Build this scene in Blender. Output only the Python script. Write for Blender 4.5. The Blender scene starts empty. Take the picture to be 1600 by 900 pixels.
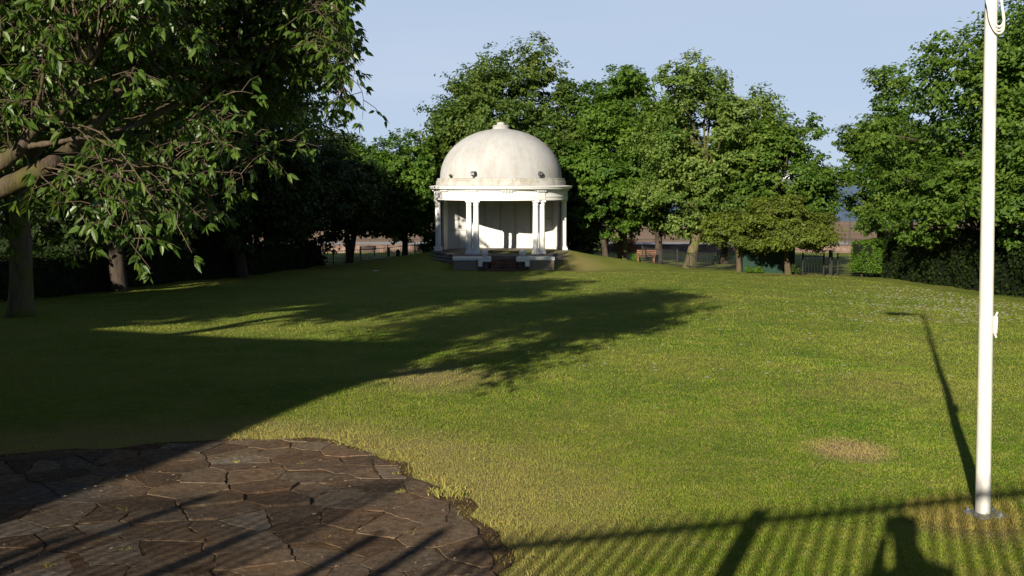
import bpy, bmesh, math, random
import numpy as np
from mathutils import Vector, Matrix
R = math.radians
S = bpy.context.scene
COL = S.collection
rng = np.random.default_rng(7)
random.seed(7)

# ------------------------------------------------------------------ camera, sky, sun, exposure
CZ = 2.31                       # camera above the lawn's zero level
F = 1537.0                      # focal length in photo pixels (1600 wide)
PITCH = R(6.24)
cam = bpy.data.cameras.new('camera'); co = bpy.data.objects.new('camera', cam); COL.objects.link(co)
cam.sensor_width = 36; cam.lens = F / 1600 * 36
cam.clip_start = 0.05; cam.clip_end = 9000
co.location = (0, 0, CZ); co.rotation_euler = (R(90) - PITCH, 0, 0)
S.camera = co

SUN_EL, SUN_AZ = R(19.4), R(22.0)        # light travels towards +y, 22 deg to the right
SD = Vector((math.sin(SUN_AZ) * math.cos(SUN_EL), math.cos(SUN_AZ) * math.cos(SUN_EL), -math.sin(SUN_EL)))
sun = bpy.data.lights.new('sun', 'SUN'); so = bpy.data.objects.new('sun', sun); COL.objects.link(so)
sun.energy = 5.0; sun.angle = R(0.53); sun.color = (1.0, 0.91, 0.76)
so.rotation_euler = SD.to_track_quat('-Z', 'Y').to_euler()
so.location = (-10, -25, 14)

W = bpy.data.worlds.new('World'); S.world = W; W.use_nodes = True
nt = W.node_tree; nt.nodes.clear()
sky = nt.nodes.new('ShaderNodeTexSky'); sky.sky_type = 'NISHITA'; sky.sun_disc = False
sky.sun_elevation = SUN_EL; sky.sun_rotation = R(180) + SUN_AZ
sky.air_density = 0.6; sky.dust_density = 0.0; sky.ozone_density = 2.0; sky.altitude = 0
# thin high cirrus, part of the sky itself
tc = nt.nodes.new('ShaderNodeTexCoord'); mp = nt.nodes.new('ShaderNodeMapping'); mp.inputs['Scale'].default_value = (1.2, 2.0, 9.0)
mp.inputs['Rotation'].default_value = (0, R(8), 0)
nz = nt.nodes.new('ShaderNodeTexNoise'); nz.inputs['Scale'].default_value = 1.6; nz.inputs['Detail'].default_value = 6; nz.inputs['Roughness'].default_value = .55
rp = nt.nodes.new('ShaderNodeValToRGB'); rp.color_ramp.elements[0].position = .42; rp.color_ramp.elements[1].position = .8
rp.color_ramp.elements[0].color = (0, 0, 0, 1); rp.color_ramp.elements[1].color = (.45, .45, .45, 1)
mx = nt.nodes.new('ShaderNodeMix'); mx.data_type = 'RGBA'
mx.inputs[7].default_value = (7.6, 8.6, 10.4, 1)
bg = nt.nodes.new('ShaderNodeBackground'); bg.inputs[1].default_value = 0.05
ow = nt.nodes.new('ShaderNodeOutputWorld')
L = nt.links.new
sepw = nt.nodes.new('ShaderNodeSeparateXYZ'); L(tc.outputs['Generated'], sepw.inputs[0])
mr = nt.nodes.new('ShaderNodeMapRange'); mr.interpolation_type = 'SMOOTHSTEP'
mr.inputs[1].default_value = .17; mr.inputs[2].default_value = .27; mr.inputs[3].default_value = .88; mr.inputs[4].default_value = 0; L(sepw.outputs[2], mr.inputs[0])
mxh = nt.nodes.new('ShaderNodeMix'); mxh.data_type = 'RGBA'; mxh.inputs[7].default_value = (6.4, 7.8, 10.0, 1)
L(mr.outputs[0], mxh.inputs[0]); L(sky.outputs[0], mxh.inputs[6])
L(tc.outputs['Generated'], mp.inputs[0]); L(mp.outputs[0], nz.inputs[0]); L(nz.outputs[0], rp.inputs[0])
L(rp.outputs[0], mx.inputs[0]); L(mxh.outputs[2], mx.inputs[6]); L(mx.outputs[2], bg.inputs[0]); L(bg.outputs[0], ow.inputs[0])

vs = S.view_settings
vs.view_transform = 'Standard'; vs.look = 'None'; vs.gamma = 1; vs.use_curve_mapping = False
vs.exposure = 0.7
S.render.engine = 'CYCLES'
S.cycles.max_bounces = 5; S.cycles.diffuse_bounces = 1; S.cycles.transmission_bounces = 3; S.cycles.transparent_max_bounces = 4
S.cycles.caustics_reflective = False; S.cycles.caustics_refractive = False

# ------------------------------------------------------------------ helpers
def at(px, py, Y):
    """world point seen at photo pixel px,py on the plane y=Y"""
    dx, dy = (px - 800) / F, (450 - py) / F
    c, s = math.cos(PITCH), math.sin(PITCH)
    d = Vector((dx, c + dy * s, -s + dy * c))
    return Vector((0, 0, CZ)) + d * (Y / d.y)

BX, BY = -0.68, 61.0            # centre of the bandstand
def sstep(a, b, x):
    t = np.clip((x - a) / (b - a), 0, 1); return t * t * (3 - 2 * t)
def G(x, y):
    x = np.asarray(x, float); y = np.asarray(y, float)
    z = -0.05 * y
    z = z + 0.68 * (1 - sstep(1.2, 4.6, y)) + 0.9 * (1 - sstep(-6, -2.2, y))
    dx, dy = x - BX, y - BY
    r = np.sqrt(dx ** 2 + np.where(dy < 0, dy * 2.05, dy) ** 2)
    t = np.clip((r - 4.4) / 7.6, 0, 1)
    z = z + 1.02 * (1 - t) ** 1.3 * (1 - 0 * t)
    z = z + .035 * np.sin(x * .45 + 1) * np.cos(y * .31) + .02 * np.sin(x * 1.3 + y * .9)
    return z
def g(x, y): return float(G(x, y))

class MB:
    """collects shapes into one mesh"""
    def __init__(s): s.v = []; s.f = []; s.n = 0
    def add(s, vs, fs):
        s.v.extend([tuple(v) for v in vs]); s.f.extend([tuple(i + s.n for i in f) for f in fs]); s.n += len(vs); return s
    def box(s, c, size, rz=0, bev=0.0, rx=0, ry=0):
        bm = bmesh.new(); bmesh.ops.create_cube(bm, size=1)
        for v in bm.verts: v.co = Vector((v.co.x * size[0], v.co.y * size[1], v.co.z * size[2]))
        if bev: bmesh.ops.bevel(bm, geom=bm.edges[:], offset=bev, segments=2, affect='EDGES', profile=.5)
        M = Matrix.Translation(c) @ Matrix.Rotation(rz, 4, 'Z') @ Matrix.Rotation(ry, 4, 'Y') @ Matrix.Rotation(rx, 4, 'X')
        bm.verts.ensure_lookup_table(); bm.verts.index_update()
        s.add([M @ v.co for v in bm.verts], [[v.index for v in f.verts] for f in bm.faces]); bm.free(); return s
    def lathe(s, prof, c=(0, 0, 0), n=48, a0=0, a1=2 * math.pi, closed=False):
        full = abs(a1 - a0 - 2 * math.pi) < 1e-6
        m = n if full else n + 1
        vs = []
        for i in range(m):
            a = a0 + (a1 - a0) * i / n
            for r, z in prof: vs.append((c[0] + r * math.cos(a), c[1] + r * math.sin(a), c[2] + z))
        k = len(prof); fs = []
        for i in range(n):
            j = (i + 1) % m
            for q in range(k - 1 + (1 if closed else 0)):
                q2 = (q + 1) % k
                fs.append((i * k + q, j * k + q, j * k + q2, i * k + q2))
        return s.add(vs, fs)
    def disc(s, c, r, n=48):
        return s.add([(c[0] + r * math.cos(2 * math.pi * i / n), c[1] + r * math.sin(2 * math.pi * i / n), c[2]) for i in range(n)], [tuple(range(n))])
    def prism(s, pts, z0, z1):
        n = len(pts)
        vs = [(x, y, z0) for x, y in pts] + [(x, y, z1) for x, y in pts]
        return s.add(vs, [tuple(range(n, 2 * n)), tuple(reversed(range(n)))] + [(i, (i + 1) % n, n + (i + 1) % n, n + i) for i in range(n)])
    def tube(s, pts, rad, n=8, cap=True):
        pts = [Vector(p) for p in pts]; vs = []; fs = []
        if not hasattr(rad, '__len__'): rad = [rad] * len(pts)
        ref = None
        for i, p in enumerate(pts):
            t = (pts[min(i + 1, len(pts) - 1)] - pts[max(i - 1, 0)]).normalized()
            if ref is None: ref = Vector((1, 0, 0)) if abs(t.x) < .8 else Vector((0, 1, 0))
            u = (ref - t * ref.dot(t)).normalized(); w = t.cross(u); ref = u
            for k in range(n):
                a = 2 * math.pi * k / n
                vs.append(p + (u * math.cos(a) + w * math.sin(a)) * rad[i])
        for i in range(len(pts) - 1):
            for k in range(n):
                k2 = (k + 1) % n
                fs.append((i * n + k, i * n + k2, (i + 1) * n + k2, (i + 1) * n + k))
        if cap:
            fs.append(tuple(reversed(range(n)))); fs.append(tuple(range((len(pts) - 1) * n, len(pts) * n)))
        return s.add(vs, fs)
    def sphere(s, c, r, sc=(1, 1, 1), n=24):
        bm = bmesh.new(); bmesh.ops.create_uvsphere(bm, u_segments=n, v_segments=n // 2, radius=r)
        bm.verts.index_update()
        s.add([(c[0] + v.co.x * sc[0], c[1] + v.co.y * sc[1], c[2] + v.co.z * sc[2]) for v in bm.verts], [[v.index for v in f.verts] for f in bm.faces]); bm.free(); return s
    def build(s, name, mat, parent=None, smooth=False, auto=None):
        me = bpy.data.meshes.new(name); me.from_pydata(s.v, [], s.f); me.update()
        o = bpy.data.objects.new(name, me); COL.objects.link(o)
        me.materials.append(mat)
        if smooth:
            me.polygons.foreach_set('use_smooth', [True] * len(me.polygons))
            if auto is not None:
                try: me.set_sharp_from_angle(angle=R(auto))
                except Exception: pass
        if parent is not None: attach(o, parent)
        return o
def attach(o, parent):
    top = parent
    while top.parent: top = top.parent
    o.data.transform((Matrix.Translation(top.location) @ top.rotation_euler.to_matrix().to_4x4()).inverted())
    o.parent = parent
def npmesh(name, V, Fc, mat, parent=None, attr=None, smooth=False):
    """V (n,3); Fc (m,k) uniform faces; attr per-face float array"""
    me = bpy.data.meshes.new(name)
    k = Fc.shape[1]; m = len(Fc)
    me.vertices.add(len(V)); me.vertices.foreach_set('co', V.astype(np.float32).ravel())
    me.loops.add(m * k); me.loops.foreach_set('vertex_index', Fc.astype(np.int32).ravel())
    me.polygons.add(m); me.polygons.foreach_set('loop_start', np.arange(0, m * k, k, dtype=np.int32))
    try: me.polygons.foreach_set('loop_total', np.full(m, k, dtype=np.int32))
    except Exception: pass
    me.polygons.foreach_set('use_smooth', np.full(m, smooth))
    if attr is not None:
        a = me.attributes.new('tint', 'FLOAT', 'FACE'); a.data.foreach_set('value', attr.astype(np.float32))
    me.update(calc_edges=True); me.validate()
    me.materials.append(mat)
    o = bpy.data.objects.new(name, me); COL.objects.link(o)
    if parent is not None: attach(o, parent)
    return o
def tag(o, label=None, cat=None, group=None, kind=None):
    if label: o['label'] = label
    if cat: o['category'] = cat
    if group: o['group'] = group
    if kind: o['kind'] = kind
    return o
def empty(name, loc, label, cat, group=None, rz=0):
    o = bpy.data.objects.new(name, None); COL.objects.link(o); o.location = loc; o.rotation_euler = (0, 0, rz)
    o.empty_display_size = .2
    return tag(o, label, cat, group)
def copy_tree(o, loc, rz=None, label=None):
    M0 = Matrix.Translation(o.location) @ o.rotation_euler.to_matrix().to_4x4()
    c = o.copy(); COL.objects.link(c); c.location = loc
    if rz is not None: c.rotation_euler = (0, 0, rz)
    if label: c['label'] = label
    def rec(src, dst):
        for ch in list(src.children):
            d = ch.copy(); COL.objects.link(d); d.parent = dst; rec(ch, d)
    rec(o, c)
    return c

# ------------------------------------------------------------------ materials
class NT:
    def __init__(s, name, rough=.9, spec=.2):
        s.m = bpy.data.materials.new(name); s.m.use_nodes = True; s.t = s.m.node_tree; s.n = s.t.nodes; s.l = s.t.links.new
        s.p = s.n['Principled BSDF']; s.p.inputs['Roughness'].default_value = rough; s.p.inputs['Specular IOR Level'].default_value = spec
        s.tc = s.n.new('ShaderNodeTexCoord')
    def noise(s, scale, detail=4, rough=.55, vec=None, sc=None):
        n = s.n.new('ShaderNodeTexNoise'); n.inputs['Scale'].default_value = scale; n.inputs['Detail'].default_value = detail; n.inputs['Roughness'].default_value = rough
        src = vec or s.tc.outputs['Object']
        if sc:
            mpn = s.n.new('ShaderNodeMapping'); mpn.inputs['Scale'].default_value = sc; s.l(src, mpn.inputs[0]); src = mpn.outputs[0]
        s.l(src, n.inputs['Vector']); return n.outputs[0]
    def ramp(s, fac, stops):
        r = s.n.new('ShaderNodeValToRGB'); e = r.color_ramp.elements
        while len(e) < len(stops): e.new(.5)
        for i, (p, c) in enumerate(stops):
            e[i].position = p; e[i].color = tuple(c) + (1,) if hasattr(c, '__len__') else (c, c, c, 1)
        s.l(fac, r.inputs[0]); return r.outputs[0]
    def mix(s, f, a, b, bt='MIX'):
        m = s.n.new('ShaderNodeMix'); m.data_type = 'RGBA'; m.blend_type = bt
        for sock, val in ((m.inputs[0], f), (m.inputs[6], a), (m.inputs[7], b)):
            if isinstance(val, (int, float)): sock.default_value = val
            elif isinstance(val, tuple): sock.default_value = val + (1,) if len(val) == 3 else val
            else: s.l(val, sock)
        return m.outputs[2]
    def math(s, op, a, b=None, clamp=False):
        m = s.n.new('ShaderNodeMath'); m.operation = op; m.use_clamp = clamp
        for i, val in enumerate((a, b)):
            if val is None: continue
            if isinstance(val, (int, float)): m.inputs[i].default_value = val
            else: s.l(val, m.inputs[i])
        return m.outputs[0]
    def bump(s, h, dist=.02, strength=1):
        b = s.n.new('ShaderNodeBump'); b.inputs['Distance'].default_value = dist; b.inputs['Strength'].default_value = strength
        s.l(h, b.inputs['Height']); s.l(b.outputs[0], s.p.inputs['Normal'])
    def base(s, c):
        if isinstance(c, tuple): s.p.inputs['Base Color'].default_value = c + (1,)
        else: s.l(c, s.p.inputs['Base Color'])
    def attr(s, name='tint'):
        a = s.n.new('ShaderNodeAttribute'); a.attribute_name = name; return a.outputs['Fac']
def simple(name, a, b, scale=3, rough=.8, bump=0, spec=.2, metal=0):
    m = NT(name, rough, spec); n = m.noise(scale, 6)
    m.base(m.ramp(n, [(.3, a), (.7, b)])); m.p.inputs['Metallic'].default_value = metal
    if bump: m.bump(m.noise(scale * 8, 5), bump)
    return m.m
def leaf_mat(name, stops, trans=.34, gloss=.25, rough=.5):
    m = NT(name, rough, gloss)
    c = m.ramp(m.attr(), stops)
    n = m.noise(.45, 2)
    c2 = m.mix(m.ramp(n, [(.35, 0.0), (.65, .45)]), c, m.mix(1.0, c, (1.25, 1.05, .7), 'MULTIPLY'))
    m.base(c2)
    tr = m.n.new('ShaderNodeBsdfTranslucent'); m.l(m.mix(1.0, c2, (1.5, 1.6, .6), 'MULTIPLY'), tr.inputs[0])
    ms = m.n.new('ShaderNodeMixShader'); ms.inputs[0].default_value = trans
    m.l(m.p.outputs[0], ms.inputs[1]); m.l(tr.outputs[0], ms.inputs[2])
    out = m.n['Material Output']; m.l(ms.outputs[0], out.inputs[0])
    return m.m
def bark_mat(name, a, b, moss=None, mossamt=.5):
    m = NT(name, .95, .1); n = m.noise(6, 8, .65, sc=(1, 1, .25))
    c = m.ramp(n, [(.35, a), (.65, b)])
    if moss: c = m.mix(m.ramp(m.noise(2.2, 5), [(mossamt - .1, 0.0), (mossamt + .1, 1.0)]), c, moss)
    m.base(c); m.bump(m.noise(22, 6, .7, sc=(1, 1, .2)), .03); return m.m

def grass_color(m, near=True):
    o = m.tc.outputs['Object']
    big = m.noise(.16, 3); mid = m.noise(.9, 4, .6); fine = m.noise(7, 5, .65); vf = m.noise(60, 3, .7)
    c = m.ramp(mid, [(.3, (.076, .140, .012)), (.5, (.122, .176, .018)), (.72, (.195, .205, .042))])
    c = m.mix(m.ramp(big, [(.40, 0.0), (.62, .6)]), c, (.195, .205, .042))
    # dry ends sprinkled through the turf
    c = m.mix(m.ramp(fine, [(.47, 0.0), (.72, .55)]), c, (.29, .24, .10))
    # dry worn turf: ring round the paving, scorch marks
    sep = m.n.new('ShaderNodeSeparateXYZ'); m.l(o, sep.inputs[0])
    def blob(cx, cy, rx, ry, hard, soft, amt, jitter=.5):
        cmb = m.n.new('ShaderNodeVectorMath'); cmb.operation = 'SUBTRACT'; cmb.inputs[1].default_value = (cx, cy, 0); m.l(o, cmb.inputs[0])
        sc = m.n.new('ShaderNodeVectorMath'); sc.operation = 'MULTIPLY'; sc.inputs[1].default_value = (1 / rx, 1 / ry, 0); m.l(cmb.outputs[0], sc.inputs[0])
        ln = m.n.new('ShaderNodeVectorMath'); ln.operation = 'LENGTH'; m.l(sc.outputs[0], ln.inputs[0])
        d = m.math('ADD', ln.outputs['Value'], m.math('MULTIPLY', m.math('SUBTRACT', m.noise(2.5 / min(rx, ry) + 1, 5, .7), .5), jitter))
        r = m.n.new('ShaderNodeMapRange'); r.inputs[1].default_value = hard; r.inputs[2].default_value = soft; r.inputs[3].default_value = amt; r.inputs[4].default_value = 0
        m.l(d, r.inputs[0]); return r.outputs[0]
    dry = (.29, .205, .125)
    c = m.mix(blob(-3.2, 7.9, 3.9, 3.5, .86, 1.22, .85, .6), c, (.30, .24, .11))
    c = m.mix(blob(3.55, 10.1, .48, .62, .45, 1.1, .95, .5), c, dry)
    c = m.mix(blob(-1.25, 15.2, 1.2, 1.5, .3, 1.1, .6, .9), c, dry)
    c = m.mix(blob(5.6, 14.5, 1.6, 1.8, .2, 1.1, .4, 1.2), c, (.22, .18, .07))
    c = m.mix(blob(3.65, 7.6, .5, .55, .5, 1.3, .8, .6), c, (.22, .16, .08))
    c = m.mix(blob(5.0, 5.6, 3.0, 1.2, .6, 1.1, .7, .8), c, (.22, .16, .08))
    c = m.mix(blob(3.6, 57.2, 1.9, 3.2, .5, 1.15, .55, .7), c, (.26, .20, .09))
    c = m.mix(blob(14.8, 50.6, 2.6, .8, .6, 1.2, .9, .6), c, (.16, .10, .055))
    c = m.mix(1.0, c, m.ramp(vf, [(.2, .75), (.8, 1.25)]), 'MULTIPLY')
    return c
M = {}
m = NT('lawn', .95, .1); m.base(grass_color(m)); m.bump(m.noise(45, 6, .75), .035, 1); M['lawn'] = m.m
m = NT('grass_blades', .6, .25); c = grass_color(m)
c = m.mix(m.ramp(m.attr(), [(.0, 0.0), (.72, 0.0), (.8, .9)]), c, (.26, .21, .09))
c = m.mix(1.0, c, m.ramp(m.attr(), [(0, (1.05, 1.4, .75)), (.7, (1.65, 1.6, 1.0))]), 'MULTIPLY')
m.base(c)
tr = m.n.new('ShaderNodeBsdfTranslucent'); m.l(c, tr.inputs[0]); ms = m.n.new('ShaderNodeMixShader'); ms.inputs[0].default_value = .3
m.l(m.p.outputs[0], ms.inputs[1]); m.l(tr.outputs[0], ms.inputs[2]); m.l(ms.outputs[0], m.n['Material Output'].inputs[0]); M['blades'] = m.m

m = NT('slab', 1.0, .1)
c = m.ramp(m.attr(), [(0, (.085, .058, .038)), (.35, (.14, .098, .064)), (.6, (.125, .105, .082)), (.8, (.18, .128, .082)), (1, (.22, .18, .135))])
c = m.mix(m.ramp(m.noise(1.6, 5), [(.42, 0.0), (.66, .6)]), c, (.19, .108, .055))
c = m.mix(m.ramp(m.noise(38, 6, .75), [(.54, 0.0), (.70, .8)]), c, (.30, .25, .19))
c = m.mix(1.0, c, m.ramp(m.noise(14, 6, .7), [(.3, .5), (.7, 1.45)]), 'MULTIPLY')
m.base(c); m.bump(m.noise(26, 8, .8), .03, 1); M['slab'] = m.m
m = NT('soil', 1, .05); m.base(m.ramp(m.noise(9, 7, .7), [(.3, (.05, .032, .018)), (.55, (.12, .074, .042)), (.75, (.20, .13, .07))])); m.bump(m.noise(30, 6, .7), .03); M['soil'] = m.m

m = NT('white_paint', .6, .3)
c = m.ramp(m.noise(1.3, 6, .6), [(.3, (.76, .75, .71)), (.7, (.83, .82, .79))])
c = m.mix(m.ramp(m.noise(5, 7, .7, sc=(1, 1, .15)), [(.55, 0.0), (.75, .35)]), c, (.45, .42, .34)); m.base(c); m.bump(m.noise(30, 4), .004); M['white'] = m.m
m = NT('dome_render', .85, .15)
c = m.ramp(m.noise(.55, 6, .6), [(.3, (.375, .37, .36)), (.7, (.48, .475, .465))])
c = m.mix(m.ramp(m.noise(2.4, 8, .72, sc=(1, 1, .2)), [(.48, 0.0), (.72, .55)]), c, (.33, .29, .24))
c = m.mix(m.ramp(m.noise(7, 8, .8), [(.55, 0.0), (.75, .35)]), c, (.32, .31, .28))
sepd = m.n.new('ShaderNodeSeparateXYZ'); m.l(m.tc.outputs['Object'], sepd.inputs[0])
at2 = m.math('ARCTAN2', sepd.outputs[0], sepd.outputs[1]); cmbd = m.n.new('ShaderNodeCombineXYZ'); m.l(m.math('MULTIPLY', at2, 9.0), cmbd.inputs[0]); m.l(m.math('MULTIPLY', sepd.outputs[2], .35), cmbd.inputs[2])
c = m.mix(m.ramp(m.noise(1.6, 6, .7, vec=cmbd.outputs[0]), [(.48, 0.0), (.74, .4)]), c, (.27, .26, .235))
m.base(c); m.bump(m.noise(9, 8, .7), .02); M['dome'] = m.m
m = NT('drum_render', .85, .15)
c = m.ramp(m.noise(1.5, 6, .6), [(.35, (.36, .34, .29)), (.65, (.52, .51, .48))])
c = m.mix(m.ramp(m.noise(4, 8, .75, sc=(1, 1, .35)), [(.5, 0.0), (.68, .75)]), c, (.26, .19, .11))
m.base(c); m.bump(m.noise(12, 8, .7), .02); M['drum'] = m.m
m = NT('panel_paint', .6, .3)
c = m.ramp(m.noise(.9, 6, .6), [(.35, (.70, .69, .64)), (.65, (.80, .79, .76))]); c = m.mix(m.ramp(m.noise(3, 7, .7, sc=(1, 1, .2)), [(.55, 0.0), (.75, .3)]), c, (.4, .38, .3)); m.base(c); M['panel'] = m.m
M['joint'] = simple('panel_joint', (.22, .21, .18), (.30, .29, .26), 4)
M['stage'] = simple('stage_concrete', (.13, .11, .095), (.21, .185, .16), 1.6, .9, .01)
m = NT('rough_stone', .95, .1)
br = m.n.new('ShaderNodeTexBrick'); br.inputs['Scale'].default_value = 3.4; br.inputs['Mortar Size'].default_value = .03; br.inputs[1].default_value = (.33, .27, .20, 1); br.inputs[2].default_value = (.25, .21, .16, 1); br.inputs[3].default_value = (.12, .10, .08, 1)
mpn = m.n.new('ShaderNodeMapping'); mpn.inputs['Rotation'].default_value = (R(90), 0, 0); m.l(m.tc.outputs['Object'], mpn.inputs[0]); m.l(mpn.outputs[0], br.inputs[0])
m.base(m.mix(.5, br.outputs[0], m.ramp(m.noise(7, 6, .7), [(.3, (.17, .14, .11)), (.7, (.38, .33, .26))]))); m.bump(m.noise(12, 6, .7), .04); M['stone'] = m.m
M['step'] = simple('step_stone', (.045, .026, .02), (.20, .10, .065), 1.1, .8, .01)
M['black'] = simple('black_iron', (.012, .013, .013), (.03, .03, .028), 8, .5, 0, .4)
M['green_iron'] = simple('green_iron', (.012, .022, .016), (.03, .045, .034), 8, .5, 0, .4)
M['glass'] = simple('lamp_glass', (.25, .26, .26), (.4, .4, .4), 8, .1, 0, .6)
m = NT('pole_paint', .38, .45)
c = m.ramp(m.noise(2.2, 6, .6), [(.3, (.60, .58, .52)), (.7, (.68, .665, .61))])
c = m.mix(m.ramp(m.noise(14, 8, .8, sc=(1, 1, .25)), [(.56, 0.0), (.72, .7)]), c, (.42, .38, .29)); m.base(c); m.bump(m.noise(9, 3), .003); M['pole'] = m.m
M['plate'] = simple('base_plate_grey', (.11, .12, .13), (.2, .21, .22), 12, .6, .004, .4)
M['rope'] = simple('rope', (.60, .58, .50), (.75, .73, .66), 40, .9, .003)
M['rust'] = simple('rust_red', (.25, .04, .02), (.35, .07, .03), 40, .8)
M['bark_dark'] = bark_mat('bark_dark', (.035, .028, .022), (.085, .066, .05))
M['bark_moss'] = bark_mat('bark_moss', (.07, .055, .04), (.17, .13, .09), (.11, .115, .03), .5)
M['bark_cherry'] = bark_mat('bark_cherry', (.04, .030, .022), (.15, .11, .08), (.085, .078, .026), .50)
M['twig'] = simple('twig_bark', (.05, .034, .022), (.14, .10, .07), 6, .7)
G1, G2, G3 = (.020, .045, .008), (.045, .085, .014), (.085, .125, .025)
M['leaf_syc'] = leaf_mat('leaf_sycamore', [(0, (0.028, 0.064, 0.010)), (.5, (0.064, 0.116, 0.018)), (1, (0.138, 0.185, 0.041))])
M['leaf_lime'] = leaf_mat('leaf_lime', [(0, (0.035, 0.087, 0.011)), (.5, (0.071, 0.145, 0.017)), (1, (0.126, 0.214, 0.031))])
M['leaf_pale'] = leaf_mat('leaf_pale', [(0, (0.050, 0.106, 0.017)), (.5, (0.109, 0.178, 0.033)), (1, (0.249, 0.318, 0.087))])
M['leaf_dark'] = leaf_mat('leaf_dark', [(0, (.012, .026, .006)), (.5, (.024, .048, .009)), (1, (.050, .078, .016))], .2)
M['leaf_mid'] = leaf_mat('leaf_mid', [(0, (0.033, 0.081, 0.011)), (.5, (0.075, 0.142, 0.018)), (1, (0.139, 0.208, 0.033))])
M['leaf_warm'] = leaf_mat('leaf_warm', [(0, (0.059, 0.066, 0.015)), (.45, (0.094, 0.134, 0.017)), (1, (0.155, 0.207, 0.026))])
M['leaf_cherry'] = leaf_mat('leaf_cherry', [(0, (0.034, 0.076, 0.010)), (.5, (0.069, 0.128, 0.018)), (1, (0.126, 0.189, 0.031))], .35, .5, .4)
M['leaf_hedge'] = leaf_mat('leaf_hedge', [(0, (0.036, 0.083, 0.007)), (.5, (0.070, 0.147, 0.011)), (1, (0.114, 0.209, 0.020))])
M['leaf_hedge_shaded'] = leaf_mat('leaf_hedge_shaded', [(0, (.008, .016, .005)), (.5, (.014, .026, .007)), (1, (.025, .040, .010))], .05, .03)  # hedge leaf darkened almost to black: its shade is put into the colour
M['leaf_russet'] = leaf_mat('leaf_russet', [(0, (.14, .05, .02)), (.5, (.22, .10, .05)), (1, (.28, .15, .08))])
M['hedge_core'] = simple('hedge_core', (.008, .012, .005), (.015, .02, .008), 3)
M['pathgrey'] = simple('path_grey', (.17, .165, .16), (.24, .23, .225), 1, .9)
M['prom'] = simple('promenade_concrete', (.26, .25, .245), (.34, .33, .32), .4, .9)
m = NT('sea_wall', .95, .1); m.base(m.ramp(m.noise(1.1, 7, .7), [(.3, (.09, .06, .05)), (.52, (.20, .135, .11)), (.7, (.34, .26, .22))])); m.bump(m.noise(3, 6), .08); M['seawall'] = m.m
m = NT('sand', .95, .1); c = m.ramp(m.noise(.06, 5, .6, sc=(.3, 1, 1)), [(.3, (.20, .135, .085)), (.7, (.29, .20, .135))]); m.base(c); M['sand'] = m.m
m = NT('water', .35, .5); c = m.ramp(m.noise(.02, 6, .6, sc=(.4, 1, 1)), [(.3, (.045, .075, .12)), (.7, (.09, .13, .19))]); m.base(c); m.bump(m.noise(.25, 6, .7), 1.2); M['water'] = m.m
M['hill'] = simple('far_hill', (.10, .13, .13), (.17, .18, .17), .008, 1)  # distance haze put into the pale colours of hill, far walls and roofs
M['farwhite'] = simple('far_white', (.55, .56, .58), (.68, .68, .69), .05, .9)
M['farroof'] = simple('far_roof', (.20, .19, .2), (.26, .25, .25), .05, .9)
m = NT('shed_green', .55, .35); c = m.ramp(m.noise(3, 6), [(.3, (.003, .018, .010)), (.7, (.005, .040, .022))]); m.base(c); M['shed'] = m.m
M['bench_wood'] = simple('bench_wood', (.14, .07, .04), (.26, .13, .075), 5, .8)
M['bench_grey'] = simple('bench_grey', (.10, .14, .11), (.18, .22, .19), 5, .8)
M['bench_dark'] = simple('bench_dark', (.02, .02, .02), (.05, .05, .05), 5, .8)
M['brick'] = simple('house_brick', (.22, .09, .06), (.32, .15, .10), 2, .9)
M['roof'] = simple('house_slate', (.07, .07, .08), (.12, .12, .13), 2, .8)
M['petal'] = simple('daisy_petal', (.75, .75, .72), (.85, .85, .82), 10, .7)
M['crumb'] = simple('dry_leaf', (.16, .09, .05), (.42, .34, .24), 30, .9)
M['cloth'] = simple('jacket_cloth', (.05, .06, .09), (.08, .09, .12), 6, .9)
M['skin'] = simple('skin', (.45, .28, .2), (.52, .34, .25), 6, .6)
M['hair'] = simple('hair', (.04, .025, .015), (.06, .04, .025), 6, .8)

# ------------------------------------------------------------------ ground, paths, beach, water
def spaced(*segs):
    out = []
    for a, b, st in segs: out.extend(np.arange(a, b, st))
    return np.array(out)
def sheet(name, xs, ys, zf, mat, kind='structure'):
    X, Y = np.meshgrid(xs, ys); Z = zf(X, Y)
    V = np.stack([X, Y, Z], -1).reshape(-1, 3); nx, ny = len(xs), len(ys)
    i = np.arange(ny - 1)[:, None] * nx + np.arange(nx - 1)[None, :]
    Fc = np.stack([i, i + 1, i + 1 + nx, i + nx], -1).reshape(-1, 4)
    return tag(npmesh(name, V, Fc, mat, smooth=True), kind=kind)
xs = spaced((-1500, -100, 100), (-100, -30, 5), (-30, 30, .4), (30, 100, 5), (100, 1501, 100))
ys = spaced((-200, -40, 20), (-40, 2, 1), (2, 75, .4), (75, 101.5, 1.5))
sheet('lawn', xs, ys, G, M['lawn'])
wx = spaced((-1500, -100, 100), (-100, 100, 5), (100, 1501, 100))
sheet('footpath', wx, np.array([79.5, 80.5, 82]), lambda x, y: G(x, y) + .03, M['pathgrey'])
PZ = CZ - 7.55
sheet('promenade', wx, np.array([101, 111, 121.5]), lambda x, y: x * 0 + PZ, M['prom'])
SEA = CZ - 15
MBp = MB(); MBp.add([(-1500, 121.5, PZ), (1500, 121.5, PZ), (1500, 122.5, SEA + 1), (-1500, 122.5, SEA + 1)], [(0, 1, 2, 3)])
tag(MBp.build('promenade_slope', M['prom']), kind='structure')
sheet('beach', np.linspace(-4000, 4000, 60), np.array([122.4, 250, 365, 420, 600]), lambda x, y: SEA + 1 - (y - 122.4) / 245 * 1.0, M['sand'])
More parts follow.
